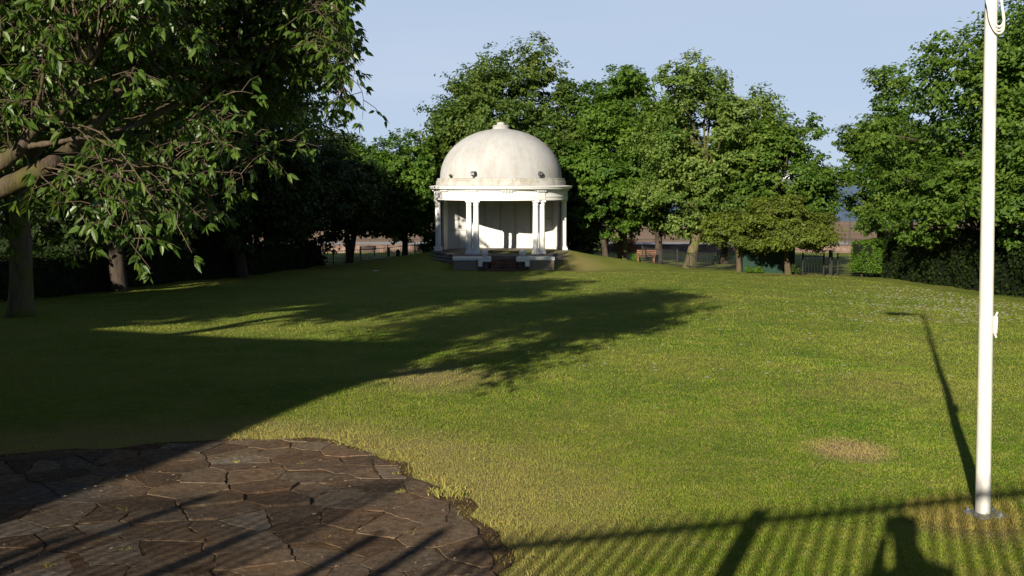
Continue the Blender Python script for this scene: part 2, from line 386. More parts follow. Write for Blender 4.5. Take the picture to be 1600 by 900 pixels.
sheet('water', np.linspace(-6000, 6000, 40), np.concatenate([np.linspace(355, 3000, 40), [8500]]), lambda x, y: x * 0 + SEA + .02, M['water'])
hx = np.linspace(-3500, 3800, 260)
sheet('far_shore', hx, np.array([2840, 2850, 2900, 3100, 3500]),
      lambda x, y: SEA - 1 + np.clip((y - 2840) / 300, 0, 1) ** .7 * (46 + 10 * np.sin(x * .004) + 6 * np.sin(x * .021) + 3 * np.sin(x * .07)), M['hill'])
fb = None
for i in range(16):
    bx = 720 + i * 26 + rng.uniform(-6, 6); by = 2862 + rng.uniform(0, 120)
    w_, h_ = rng.uniform(14, 30), rng.uniform(8, 17)
    z0 = SEA - 1 + ((by - 2840) / 300) ** .7 * 44 - 2
    e = empty('far_building', (bx, by, z0), 'tiny pale building on the far shore across the river', 'building', 'pale buildings on the far shore')
    MB().box((bx, by, z0 + h_ / 2), (w_, 14, h_)).build('wall', M['farwhite'], e)
    MB().add([(bx - w_ / 2 - 1, by - 8, z0 + h_), (bx + w_ / 2 + 1, by - 8, z0 + h_), (bx + w_ / 2 + 1, by + 8, z0 + h_), (bx - w_ / 2 - 1, by + 8, z0 + h_), (bx - w_ / 2 + 2, by, z0 + h_ + 4), (bx + w_ / 2 - 2, by, z0 + h_ + 4)],
             [(0, 1, 5, 4), (1, 2, 5), (2, 3, 4, 5), (3, 0, 4), (3, 2, 1, 0)]).build('roof', M['farroof'], e)

# sea wall behind the park
e = empty('sea_wall', (0, 100.6, g(0, 100.6)), 'low pinkish brown stone wall between the far grass and the promenade', 'wall')
wv = []; xsw = np.arange(-140, 141, 1.0); rr = random.Random(3)
mb = MB()
for a in range(len(xsw) - 1):
    hh = CZ - 6.62 + rr.uniform(-.03, .03)
    mb.box((xsw[a] + .5, 100.6, (hh + g(0, 100.6) - .3) / 2), (1.0 - .012, .5, hh - g(0, 100.6) + .3))
mb.build('stonework', M['seawall'], e)
mb = MB()
for a in range(-35, 35):
    mb.box((a * 4 + 2, 100.6, CZ - 6.55), (3.97, .62, .09), bev=.02)
mb.build('coping', M['seawall'], e)

# ------------------------------------------------------------------ paving
def pav_r(a):    # outline radius about the centre for angle a
    pts = [(-5.6, 8.9), (-4.2, 10.0), (-2.9, 10.55), (-2.0, 10.4), (-1.45, 9.8), (-.95, 8.9), (-.45, 8.0), (-.2, 7.2), (-.1, 6.4), (-.1, 5.0), (-.8, 3.6), (-3, 3.0), (-6, 3.6), (-7.5, 6)]
    ang = np.array([math.atan2(y - PCY, x - PCX) for x, y in pts]); rad = np.array([math.hypot(x - PCX, y - PCY) for x, y in pts])
    o = np.argsort(ang); ang = ang[o]; rad = rad[o]
    return np.interp(a, np.concatenate([[ang[-1] - 2 * math.pi], ang, [ang[0] + 2 * math.pi]]), np.concatenate([[rad[-1]], rad, [rad[0]]]))
PCX, PCY = -3.6, 6.6
def in_pav(x, y, off=0):
    a = np.arctan2(y - PCY, x - PCX)
    return np.hypot(x - PCX, y - PCY) < pav_r(a) + off
# soil bed just under the slabs
n = 96; vs_ = [(PCX, PCY, g(PCX, PCY) + .012)]; fs_ = []
rings = 16
for r_ in range(1, rings + 1):
    for k in range(n):
        a = -math.pi + 2 * math.pi * k / n
        rr_ = (float(pav_r(a)) + .08 + .06 * math.sin(a * 17) + .05 * math.sin(a * 31 + 1)) * r_ / rings
        x, y = PCX + rr_ * math.cos(a), PCY + rr_ * math.sin(a); vs_.append((x, y, g(x, y) + .012))
for k in range(n): fs_.append((0, 1 + k, 1 + (k + 1) % n))
for r_ in range(rings - 1):
    for k in range(n):
        a0 = 1 + r_ * n + k; a1 = 1 + r_ * n + (k + 1) % n; fs_.append((a0, a0 + n, a1 + n, a1))
tag(MB().add(vs_, fs_).build('paving_bed', M['soil']), kind='structure')
# voronoi crazy paving
pr = random.Random(11)
seeds = []
while len(seeds) < 460:
    p = (pr.uniform(-8.0, .6), pr.uniform(2.8, 11.0))
    dmin = pr.choice([.12, .18, .25, .36, .5])
    if all(math.hypot(p[0] - q[0], p[1] - q[1]) > dmin for q in seeds): seeds.append(p)
    if pr.random() < .0005: break
def clip_half(poly, nx_, ny_, c_):
    out = []
    for i in range(len(poly)):
        a, b = poly[i], poly[(i + 1) % len(poly)]
        da, db = a[0] * nx_ + a[1] * ny_ - c_, b[0] * nx_ + b[1] * ny_ - c_
        if da <= 0: out.append(a)
        if da * db < 0:
            t = da / (da - db); out.append((a[0] + (b[0] - a[0]) * t, a[1] + (b[1] - a[1]) * t))
    return out
V = []; FF = []; TT = []
slab_bm = bmesh.new(); lay = slab_bm.faces.layers.float.new('tint')
for i, p in enumerate(seeds):
    if not in_pav(p[0], p[1], .22): continue
    poly = [(p[0] - 1.2, p[1] - 1.2), (p[0] + 1.2, p[1] - 1.2), (p[0] + 1.2, p[1] + 1.2), (p[0] - 1.2, p[1] + 1.2)]
    for q in seeds:
        if q is p: continue
        dx, dy = q[0] - p[0], q[1] - p[1]; d = math.hypot(dx, dy)
        if d > 2.4: continue
        nx_, ny_ = dx / d, dy / d
        poly = clip_half(poly, nx_, ny_, (p[0] * nx_ + p[1] * ny_) + d / 2 - .003 - .007 * pr.random())
        if len(poly) < 3: break
    if len(poly) < 3: continue
    # clip to the outline: pull outside corners in
    pl = []
    for (x, y) in poly:
        a = math.atan2(y - PCY, x - PCX); rm = float(pav_r(a)); rr_ = math.hypot(x - PCX, y - PCY)
        if rr_ > rm: x, y = PCX + math.cos(a) * (rm + .05 * math.sin(a * 40)), PCY + math.sin(a) * (rm + .05 * math.sin(a * 40))
        pl.append((x, y))
    # roughen edges
    pts = []
    for a_ in range(len(pl)):
        x0, y0 = pl[a_]; x1, y1 = pl[(a_ + 1) % len(pl)]; ln = math.hypot(x1 - x0, y1 - y0)
        if ln < .02: continue
        k = max(1, int(ln / .06))
        for s_ in range(k):
            t = s_ / k; j = .013 if s_ else .006
            pts.append((x0 + (x1 - x0) * t + pr.uniform(-j, j), y0 + (y1 - y0) * t + pr.uniform(-j, j)))
    if len(pts) < 3: continue
    h0 = .017 + pr.uniform(-.004, .005); tx, ty = pr.uniform(-.01, .01), pr.uniform(-.012, .012)
    if math.hypot(p[0] + 2.2, p[1] - 8.2) < .5: h0 += .008; ty = -.03; tx = .03
    tint = pr.random()
    if pr.random() < .06: tint = 1
    elif tint > .9: tint = .8
    cx, cy = sum(q[0] for q in pts) / len(pts), sum(q[1] for q in pts) / len(pts)
    def zz(x, y, dz=0): return g(x, y) + h0 + dz + tx * (x - cx) + ty * (y - cy)
    top = [slab_bm.verts.new((x + (cx - x) * .02, y + (cy - y) * .02, zz(x, y))) for x, y in pts]
    sh = [slab_bm.verts.new((x, y, zz(x, y, -.006))) for x, y in pts]
    bot = [slab_bm.verts.new((x, y, g(x, y) - .03)) for x, y in pts]
    f = slab_bm.faces.new(top); f[lay] = tint
    nn = len(pts)
    for u, w_ in ((sh, top), (bot, sh)):
        for k in range(nn):
            f = slab_bm.faces.new((u[k], u[(k + 1) % nn], w_[(k + 1) % nn], w_[k])); f[lay] = tint
bmesh.ops.triangulate(slab_bm, faces=[f for f in slab_bm.faces if len(f.verts) > 4])
bmesh.ops.recalc_face_normals(slab_bm, faces=slab_bm.faces[:])
me = bpy.data.meshes.new('paving'); slab_bm.to_mesh(me); slab_bm.free(); me.materials.append(M['slab'])
o = bpy.data.objects.new('paving', me); COL.objects.link(o); tag(o, kind='structure')

# ------------------------------------------------------------------ grass blades
def blades(name, n, ymin, ymax, h, w, seed, pw=2.0, label=None, filt=None, dryprob=.1, mat='blades', box=None):
    r = np.random.default_rng(seed)
    u = r.random(n * 2)
    # density falls as 1/y^pw
    if pw == 2: y = 1 / (1 / ymin - u * (1 / ymin - 1 / ymax)); 
    else: y = ymin + u * (ymax - ymin)
    x = (r.random(n * 2) * 2 - 1) * (y * .56 + .8)
    if box: x = box[0] + (box[1] - box[0]) * r.random(n * 2); y = box[2] + (box[3] - box[2]) * r.random(n * 2)
    keep = ~in_pav(x, y, .05 - .12 * r.random(len(x)) + .09 * np.sin(x * 7 + 1) * np.sin(y * 6) + .05 * np.sin(x * 17)) & (x < 16.4) & (np.hypot(x - BX, (y - BY) * 1.0) > 6.4) & (r.random(n * 2) < np.clip(y / ymin, 0, 99) ** 0)
    if filt is not None: keep &= filt(x, y, r)
    x, y = x[keep][:n], y[keep][:n]; n = len(x); z = G(x, y)
    sc = np.maximum(1, y / 9.0) ** .8
    cl = .5 + .5 * np.sin(x * 5.1 + 2 * np.sin(y * 3.3)) * np.sin(y * 4.7 + 1.5 * np.sin(x * 2.9)); hh = h * (.65 + .8 * cl ** 2) * (.5 + r.random(n)) * np.minimum(sc, 1.9); ww = w * (.6 + .8 * r.random(n)) * sc
    a = r.random(n) * 6.283; la = r.random(n) * 6.283; ln = hh * (.25 + .9 * r.random(n))
    bx, by = np.cos(a) * ww / 2, np.sin(a) * ww / 2
    tip = np.stack([x + np.cos(la) * ln, y + np.sin(la) * ln, z + hh], -1)
    mid = np.stack([x + np.cos(la) * ln * .35, y + np.sin(la) * ln * .35, z + hh * .62], -1)
    A = np.stack([x - bx, y - by, z - .005], -1); B = np.stack([x + bx, y + by, z - .005], -1)
    off = np.stack([bx * .7, by * .7, 0 * bx], -1)
    V = np.stack([A, B, mid + off, tip, mid - off], 1).reshape(-1, 3)
    i = np.arange(n)[:, None] * 5
    Q = np.concatenate([i + [[0, 1, 2, 4]]], 0); T = i + [[4, 2, 3, 3]]
    # use triangles only
    Fc = np.concatenate([i + [[0, 1, 2]], i + [[0, 2, 4]], i + [[4, 2, 3]]], 0)
    t = r.random(n) * .7; dry = r.random(n) < dryprob; t = np.where(dry, .9, t)
    o = npmesh(name, V, Fc, M[mat], attr=np.tile(t, 3))
    return tag(o, label, 'grass', kind='stuff')
blades('lawn_grass', 760000, 5.9, 54, .015, .0036, 5, label='short sunlit turf blades covering the lawn')
def edgef(x, y, r): return in_pav(x, y, .4) & (r.random(len(x)) < .7)
blades('edge_grass', 16000, 5.9, 11.2, .045, .0045, 6, box=(-8, .6, 5.9, 11.2), label='longer dry straggling grass along the edge of the crazy paving', filt=edgef, dryprob=.55)
def polef(x, y, r):
    d = np.hypot(x - 3.72, y - 7.85); return (d < .45) & (d > .08)
blades('tuft_grass', 3000, 6.8, 8.8, .06, .005, 9, box=(3.2, 4.3, 7.3, 8.4), label='straw coloured longer grass round the foot of the white pole', filt=polef, dryprob=.6)
# weeds growing in the paving joint
def weedf(x, y, r): return True & (np.hypot(x + .56, (y - 8.4)) < .10 + .1 * r.random(len(x)))
def in_none(x, y, off=0): return np.zeros(np.shape(x), bool)
_ip = in_pav; in_pav = in_none
blades('weed_tuft', 700, 8.0, 9.0, .05, .013, 12, box=(-.85, -.3, 8.1, 8.7), label='bright green weed tuft at the paving edge', filt=weedf, dryprob=0)
in_pav = _ip
# sprouts in the paving joints and crumbs of dry leaf lying on the slabs
def sprf(x, y, r):
    k = np.zeros(len(x), bool)
    for (a, b) in SPR: k |= np.hypot(x - a, y - b) < .045
    return k
SPR = [(pr.uniform(-4.5, -.4), pr.uniform(6.4, 10)) for _ in range(60)]
_ip = in_pav; in_pav = in_none
blades('joint_weeds', 60000, 6, 10, .018, .007, 31, box=(-4.6, -.3, 6.3, 10.1), label='tiny weeds and moss sprouting between the paving slabs', filt=sprf, dryprob=.3)
in_pav = _ip
r = np.random.default_rng(77); n = 420
x = r.uniform(-6.5, .8, n); y = r.uniform(6, 11, n); a = r.random(n) * 6.28; sz_ = r.uniform(.006, .022, n); z = G(x, y) + .032
V = np.stack([np.stack([x + np.cos(a + q) * sz_ * f_, y + np.sin(a + q) * sz_ * f_, z + q * .001], -1) for q, f_ in ((0, 1), (1.57, .45), (3.14, 1), (4.71, .5))], 1).reshape(-1, 3)
tag(npmesh('leaf_crumbs', V, np.arange(n)[:, None] * 4 + np.arange(4)[None, :], M['crumb']), 'scattered crumbs of dry leaf on the crazy paving', 'leaf litter', kind='stuff')
# daisies
r = np.random.default_rng(21)
n = 900
dyy = r.uniform(24, 40, n); dxx = np.clip(r.normal(.46, .07, n), .25, .56) * dyy
n2 = 260; y2 = 1 / (1 / 6.2 - r.random(n2) * (1 / 6.2 - 1 / 40)); x2 = r.uniform(-.1, .56, n2) * y2
x = np.concatenate([dxx, x2]); y = np.concatenate([dyy, y2]); k = (x < 15.8) & ~in_pav(x, y, .3); x, y = x[k], y[k]
z = G(x, y) + .045; sc = np.where(y < 15, .010, .030) * r.uniform(.7, 1.4, len(x))
ang = np.arange(6) / 6 * 6.283
V = np.stack([x[:, None] + sc[:, None] * np.cos(ang), y[:, None] + sc[:, None] * np.sin(ang), z[:, None] + sc[:, None] * .5 * np.sin(ang + 3.5)], -1).reshape(-1, 3)
tag(npmesh('daisies', V, (np.arange(len(x))[:, None] * 6 + np.arange(6)[None, :]), M['petal']), 'tiny white daisies scattered in the grass near the right hedge', 'flowers', kind='stuff')
# small scraps of litter / pale leaves on the lawn
# ------------------------------------------------------------------ bandstand
FZ = CZ - 4.30                                  # stage floor level
ROT = R(2.2)
bs = empty('bandstand', (BX, BY, FZ), 'white domed bandstand with paired columns and open stage on a grass mound', 'bandstand')
def P(a_deg, r, z=0):                           # angle from the front, clockwise seen from above = to the right
    a = R(a_deg) + ROT
    return Vector((BX + r * math.sin(a), BY - r * math.cos(a), z))
# platform: three round tiers and the forward apron
mb = MB()
def tier(r, z0, z1, n=64): mb.lathe([(r - .0, z0), (r, z1 - .02), (r - .02, z1), (.0, z1)], (BX, BY, 0), n)
tier(4.32, FZ - .7, FZ)
mb.build('stage_floor', M['stage'], bs)
mb = MB(); tier(4.65, FZ - .9, FZ - .16); mb.build('round_step', M['stage'], bs)
mb = MB(); tier(4.98, FZ - 1.0, FZ - .32); mb.build('round_step', M['stage'], bs)
def loc(x, y): # local bandstand coordinates (x right, y towards the viewer)
    c, s_ = math.cos(ROT), math.sin(ROT); return (BX + x * c + y * s_, BY + x * s_ - y * c)
FR = 5.55                                       # front wall line, metres in front of centre
apr = [(-3.1, FR - .25), (-3.05, 3.0), (3.0, 3.0), (2.55, FR - .25)]
apr = [(-3.8, 1.6), (-2.95, 3.6), (-2.8, FR - .3), (-.85, FR - .3), (-.85, 4.75), (.85, 4.75), (.85, FR - .3), (2.8, FR - .3), (2.95, 3.6), (3.8, 1.6)]
MB().prism([loc(a, b) for a, b in apr][::-1], FZ - 1.0, FZ + .004).build('apron', M['stage'], bs)
def lbox(mb, x, y, z, sx, sy, sz, bev=.0): 
    p = loc(x, y); mb.box((p[0], p[1], z), (sx, sy, sz), ROT, bev)
for sgn, x0, x1 in ((-1, -2.85, -1.42), (1, 1.42, 2.85)):
    w_ = x1 - x0; xc = (x0 + x1) / 2
    mb = MB(); lbox(mb, xc, FR - .12, FZ - .62, w_, .34, .9); mb.build('front_wall', M['stone'], bs)
    mb = MB(); lbox(mb, xc, FR - .12, FZ - .09, w_ + .08, .44, .19, .02); mb.build('coping', M['white'], bs)
    xp = sgn * 1.08
    mb = MB(); lbox(mb, xp, FR + .03, FZ - .12, .74, .56, .26, .02); lbox(mb, sgn * 1.33, FR + .05, FZ - .38, .25, .5, .28, .01)
    mb.build('pedestal', M['white'], bs)
    p = loc(xp, FR + .02)
    mb = MB(); mb.lathe([(.0, 0), (.12, 0), (.12, .04), (.07, .07)], (p[0], p[1], FZ + .008), 20); mb.sphere((p[0], p[1], FZ + .235), .205)
    mb.build('ball_finial', M['white'], bs, True, 40)
for k in range(5):
    mb = MB(); wd = 1.5 if k < 3 else (2.35 if k == 3 else 3.5)
    lbox(mb, 0, 4.95 + .3 * k - .3, FZ - .17 * (k + 1) - .2, wd, .9, .4, .012); mb.build('step', M['step'], bs)
# back wall: shallow faceted screen with panel joints
zt = FZ + 3.14
wpts = [(-3.62, -.3), (-3.35, -1.25), (-1.95, -1.75), (0, -1.95), (1.95, -1.75), (3.35, -1.25), (3.62, -.3)]
mb = MB(); mj = MB(); ms_ = MB()
for i in range(len(wpts) - 1):
    (xa, ya), (xb, yb) = wpts[i], wpts[i + 1]
    pa, pb = Vector(loc(xa, ya)), Vector(loc(xb, yb)); mid_ = (pa + pb) / 2; d = pb - pa; ln = d.length; rz = math.atan2(d.y, d.x)
    mb.box((mid_.x, mid_.y, (FZ + zt) / 2 + .0), (ln + .05, .09, zt - FZ - .01), rz)
    nrm = Vector((d.y, -d.x)).normalized()        # towards the viewer
    nsub = 2 if ln > 1.3 else 1
    for s_ in range(nsub + 1):
        q = pa + d * (s_ / nsub) + nrm * .055
        mj.box((q.x, q.y, (FZ + zt) / 2), (.018, .02, zt - FZ - .05), rz)
    for zr in ((1.15,) if i in (1, 4) else ()) + ((1.9,) if i in (4,) else ()):
        q = mid_ + nrm * .055; mj.box((q.x, q.y, FZ + zr), (ln * .8, .016, .02), rz)
    q = mid_ + nrm * .07; ms_.box((q.x, q.y, FZ + .075), (ln + .02, .04, .14), rz)
mb.build('back_wall', M['panel'], bs); mj.build('panel_joints', M['joint'], bs); ms_.build('skirting', M['panel'], bs)
# columns
def column(p, parent):
    mb = MB()
    mb.box((p.x, p.y, FZ + .07), (.46, .46, .14), R(0), .01)
    H = 3.14
    prof = [(.225, .14), (.235, .17), (.225, .20), (.20, .21), (.20, .24), (.182, .27)]
    for k in range(9):
        t = k / 8; prof.append((.180 - .022 * t ** 1.5, .32 + (H - .62) * t))
    prof += [(.172, H - .27), (.172, H - .24), (.16, H - .22), (.16, H - .15), (.19, H - .12), (.195, H - .10)]
    mb.lathe(prof, (p.x, p.y, FZ), 24)
    mb.box((p.x, p.y, FZ + H - .052), (.42, .42, .10), R(0), .006)
    return mb.build('column', M['white'], parent, True, 35)
c0 = column(P(-30.2, 3.9), bs)
base_p = P(-30.2, 3.9)
angs = []
for k in range(6):
    c_ = -26.8 + 60 * k
    angs += [c_ - 3.5, c_ + 3.5]
for a in angs[1:]:
    p = P(a, 3.9); o = c0.copy(); COL.objects.link(o); o.parent = bs
    o.location = (p.x - base_p.x, p.y - base_p.y, 0)
# entablature
mb = MB(); z = FZ
mb.lathe([(3.66, 3.14), (4.10, 3.14), (4.10, 3.33), (4.13, 3.34), (4.13, 3.37), (4.08, 3.38), (4.08, 3.66), (4.12, 3.68), (4.12, 3.72), (3.66, 3.72)], (BX, BY, FZ), 96, closed=True)
mb.disc((BX, BY, FZ + 3.5), 3.75, 64)
mb.build('entablature', M['white'], bs, True, 25)
mb = MB()
mb.lathe([(3.9, 3.725), (4.16, 3.725), (4.18, 3.78), (4.34, 3.80), (4.36, 3.88), (4.40, 3.93), (4.40, 3.955), (3.9, 4.02)], (BX, BY, FZ), 96, closed=True)
mb.build('cornice', M['white'], bs, True, 25)
for k in range(12):
    mb = MB(); a = -26.8 + 30 * k; mb.box(P(a, 4.145, FZ + 3.70), (.95, .05, .03), R(a) + ROT)
    for q in (-1.5, -.5, .5, 1.5):
        a = -26.8 + 30 * k + q * 2.3
        p = P(a, 4.16, FZ + 3.69); mb.box(p, (.10, .12, .07), R(a) + ROT)
    mb.build('guttae', M['white'], bs)
for k in range(6):
    mb = MB()
    a = -26.8 + 60 * k; p = P(a, 4.085, FZ + 3.43)
    mb.box(p, (.62, .06, .5), R(a) + ROT, .01)
    mb.build('frieze_block', M['white'], bs)
mb = MB()
mb.lathe([(3.9, 4.0), (3.99, 4.02), (3.985, 4.26), (3.96, 4.28), (3.93, 4.29), (3.93, 4.42), (3.7, 4.44)], (BX, BY, FZ), 96)
mb.build('drum', M['drum'], bs, True, 30)
mb = MB(); prof = [(3.74, 4.42)]
for k in range(25):
    t = k / 24 * R(88)
    prof.append((3.74 * math.cos(t) ** .97, 4.46 + 2.98 * math.sin(t)))
mb.lathe(prof, (BX, BY, FZ), 96); mb.build('dome', M['dome'], bs, True)
mb = MB(); mb.lathe([(.62, 7.32), (.60, 7.42), (.50, 7.44), (.50, 7.56), (.53, 7.60), (.50, 7.64), (.28, 7.67), (.24, 7.70), (.24, 7.80), (.22, 7.83), (0, 7.85)], (BX, BY, FZ), 40)
mb.build('finial', M['dome'], bs, True, 40)
# floodlights on the drum ledge
def floodlight(a, tilt, label):
    p = P(a, 3.86, FZ + 4.43)
    e = empty('floodlight', p, label, 'floodlight', rz=0)
    rz = R(a) + ROT + tilt
    MB().box((p.x, p.y, p.z + .11), (.05, .05, .22)).box((p.x, p.y, p.z + .02), (.16, .16, .03)).build('bracket', M['black'], e)
    mb = MB(); mb.box((p.x, p.y, p.z + .27), (.34, .17, .24), rz, .03, rx=R(12)); mb.build('housing', M['black'], e)
    f = Vector((math.sin(rz), -math.cos(rz), 0)); q = Vector(p) + f * .092
    MB().box((q.x, q.y, p.z + .255), (.26, .02, .16), rz, .0, rx=R(12)).build('lens', M['glass'], e)
floodlight(-26, R(-15), 'small black floodlight on the left of the dome ledge')
floodlight(35, R(35), 'small black floodlight on the right of the dome ledge')
# a weed rooted on the ledge
p = P(-52, 3.84, FZ + 4.42); mb = MB(); rr = random.Random(5)
for k in range(26):
    a = rr.uniform(0, 6.28); l_ = rr.uniform(.1, .3); q = p + Vector((math.cos(a) * l_ * .7, math.sin(a) * l_ * .7, l_))
    w_ = Vector((-math.sin(a), math.cos(a), 0)) * .035
    mm = (p + q) / 2; mb.add([p, mm - w_, q, mm + w_], [(0, 1, 2, 3)])
tag(mb.build('weed', M['leaf_warm']), 'small weed rooted on the dome ledge at far left', 'plant')

# ------------------------------------------------------------------ white lamp post with lantern (its top is above the frame)
bp = at(1536, 797, 7.75); bx, by = bp.x, 7.75; bz = g(bx, by)
lp = empty('lamp_post', (bx, by, bz), 'tall white painted pole standing on the lawn at the right', 'pole')
top_h = 6.15; lean = -.036
def pp(h): return Vector((bx + lean * h, by, bz + h))
mb = MB()
hs = [0.0, .04, .6, 1.2, 2.2, 3.2, 4.2, 5.2, top_h]
mb.tube([pp(h) for h in hs], [.058 - .0032 * h for h in hs], 28); mb.build('shaft', M['pole'], lp, True, 50)
mb = MB(); mb.tube([pp(.0), pp(.035)], [.095, .09], 24); mb.build('collar', M['plate'], lp, True, 50)
mb = MB(); mb.box((bx + .015, by - .02, bz + .03), (.27, .21, .022), R(12), .008)
for sx in (-1, 1):
    for sy in (-1, 1): mb.tube([(bx + sx * .10, by + sy * .07 - .02, bz + .035), (bx + sx * .10, by + sy * .07 - .02, bz + .062)], .013, 6)
mb.build('base_plate', M['plate'], lp)
mb = MB(); cc = at(1554, 507, 7.75)
q = Vector((cc.x - .008, by - .02, cc.z)); mb.box(q, (.035, .045, .145), 0, .012); mb.tube([q + Vector((.0, 0, .06)), q + Vector((.012, -.01, .105))], .008, 8); mb.tube([q - Vector((0, 0, .06)), q + Vector((.012, -.01, -.10))], .008, 8)
mb.build('cleat', M['pole'], lp, True, 40)
pt = pp(top_h)
adir = Vector((-.93, .20, .10)).normalized()
mb = MB(); mb.tube([pt - Vector((0, 0, .3)), pt + Vector((-.02, 0, .02)), pt + adir * .25 + Vector((0, 0, .02)), pt + adir * .5], [.045, .06, .065, .065], 12); mb.build('arm', M['pole'], lp, True)
mb = MB(); q = pt + adir * .68; mb.box(q, (.58, .28, .20), math.atan2(adir.y, adir.x), .045, ry=R(-4)); lan = mb.build('lantern', M['plate'], lp, True, 40)
# rope looped over the pole
rp0 = at(1546, 14, 7.75); hh = rp0.z
ax = lambda z: pp(z - bz)
mb = MB()
def strand(o_, low, wide):
    return cur_([ax(hh + 1.2) + Vector((-.035, -.055, 0)), ax(hh + .5) + Vector((-.045 - wide, -.055, 0)), ax(hh + .12) + Vector((-.055 - wide, -.055, 0)), ax(hh - .04 + o_) + Vector((-.045, -.062, 0)), ax(hh - low + .03 + o_) + Vector((-.01, -.068, 0)),
                 ax(hh - low + o_) + Vector((.035, -.066, 0)), ax(hh - low + .05 + o_) + Vector((.072, -.058, 0)), ax(hh + .03) + Vector((.055, -.055, 0)), ax(hh + .3) + Vector((.02, -.055, 0)), ax(hh + 1.2) + Vector((.01, -.055, 0))], 6)
def cur_(pts, n):
    out = []
    for i in range(len(pts) - 1):
        p0 = pts[max(i - 1, 0)]; p1 = pts[i]; p2 = pts[i + 1]; p3 = pts[min(i + 2, len(pts) - 1)]
        for k in range(n):
            t = k / n; out.append(.5 * ((2 * p1) + (-p0 + p2) * t + (2 * p0 - 5 * p1 + 4 * p2 - p3) * t * t + (-p0 + 3 * p1 - 3 * p2 + p3) * t ** 3))
    out.append(pts[-1]); return out
mb.tube(strand(0, .17, 0), .0095, 8); mb.tube(strand(.022, .165, .012), .0095, 8); mb.tube(strand(-.018, .175, -.01), .0085, 8)
tag(mb.build('rope', M['rope'], None, True), 'off white rope looped round the upper part of the white pole', 'rope')
MBr = MB(); MBr.box((bx + .12, by - .16, bz + .03), (.05, .018, .014), .4, .005); tag(MBr.build('litter', M['rust']), 'tiny red scrap of litter at the foot of the white pole', 'litter')

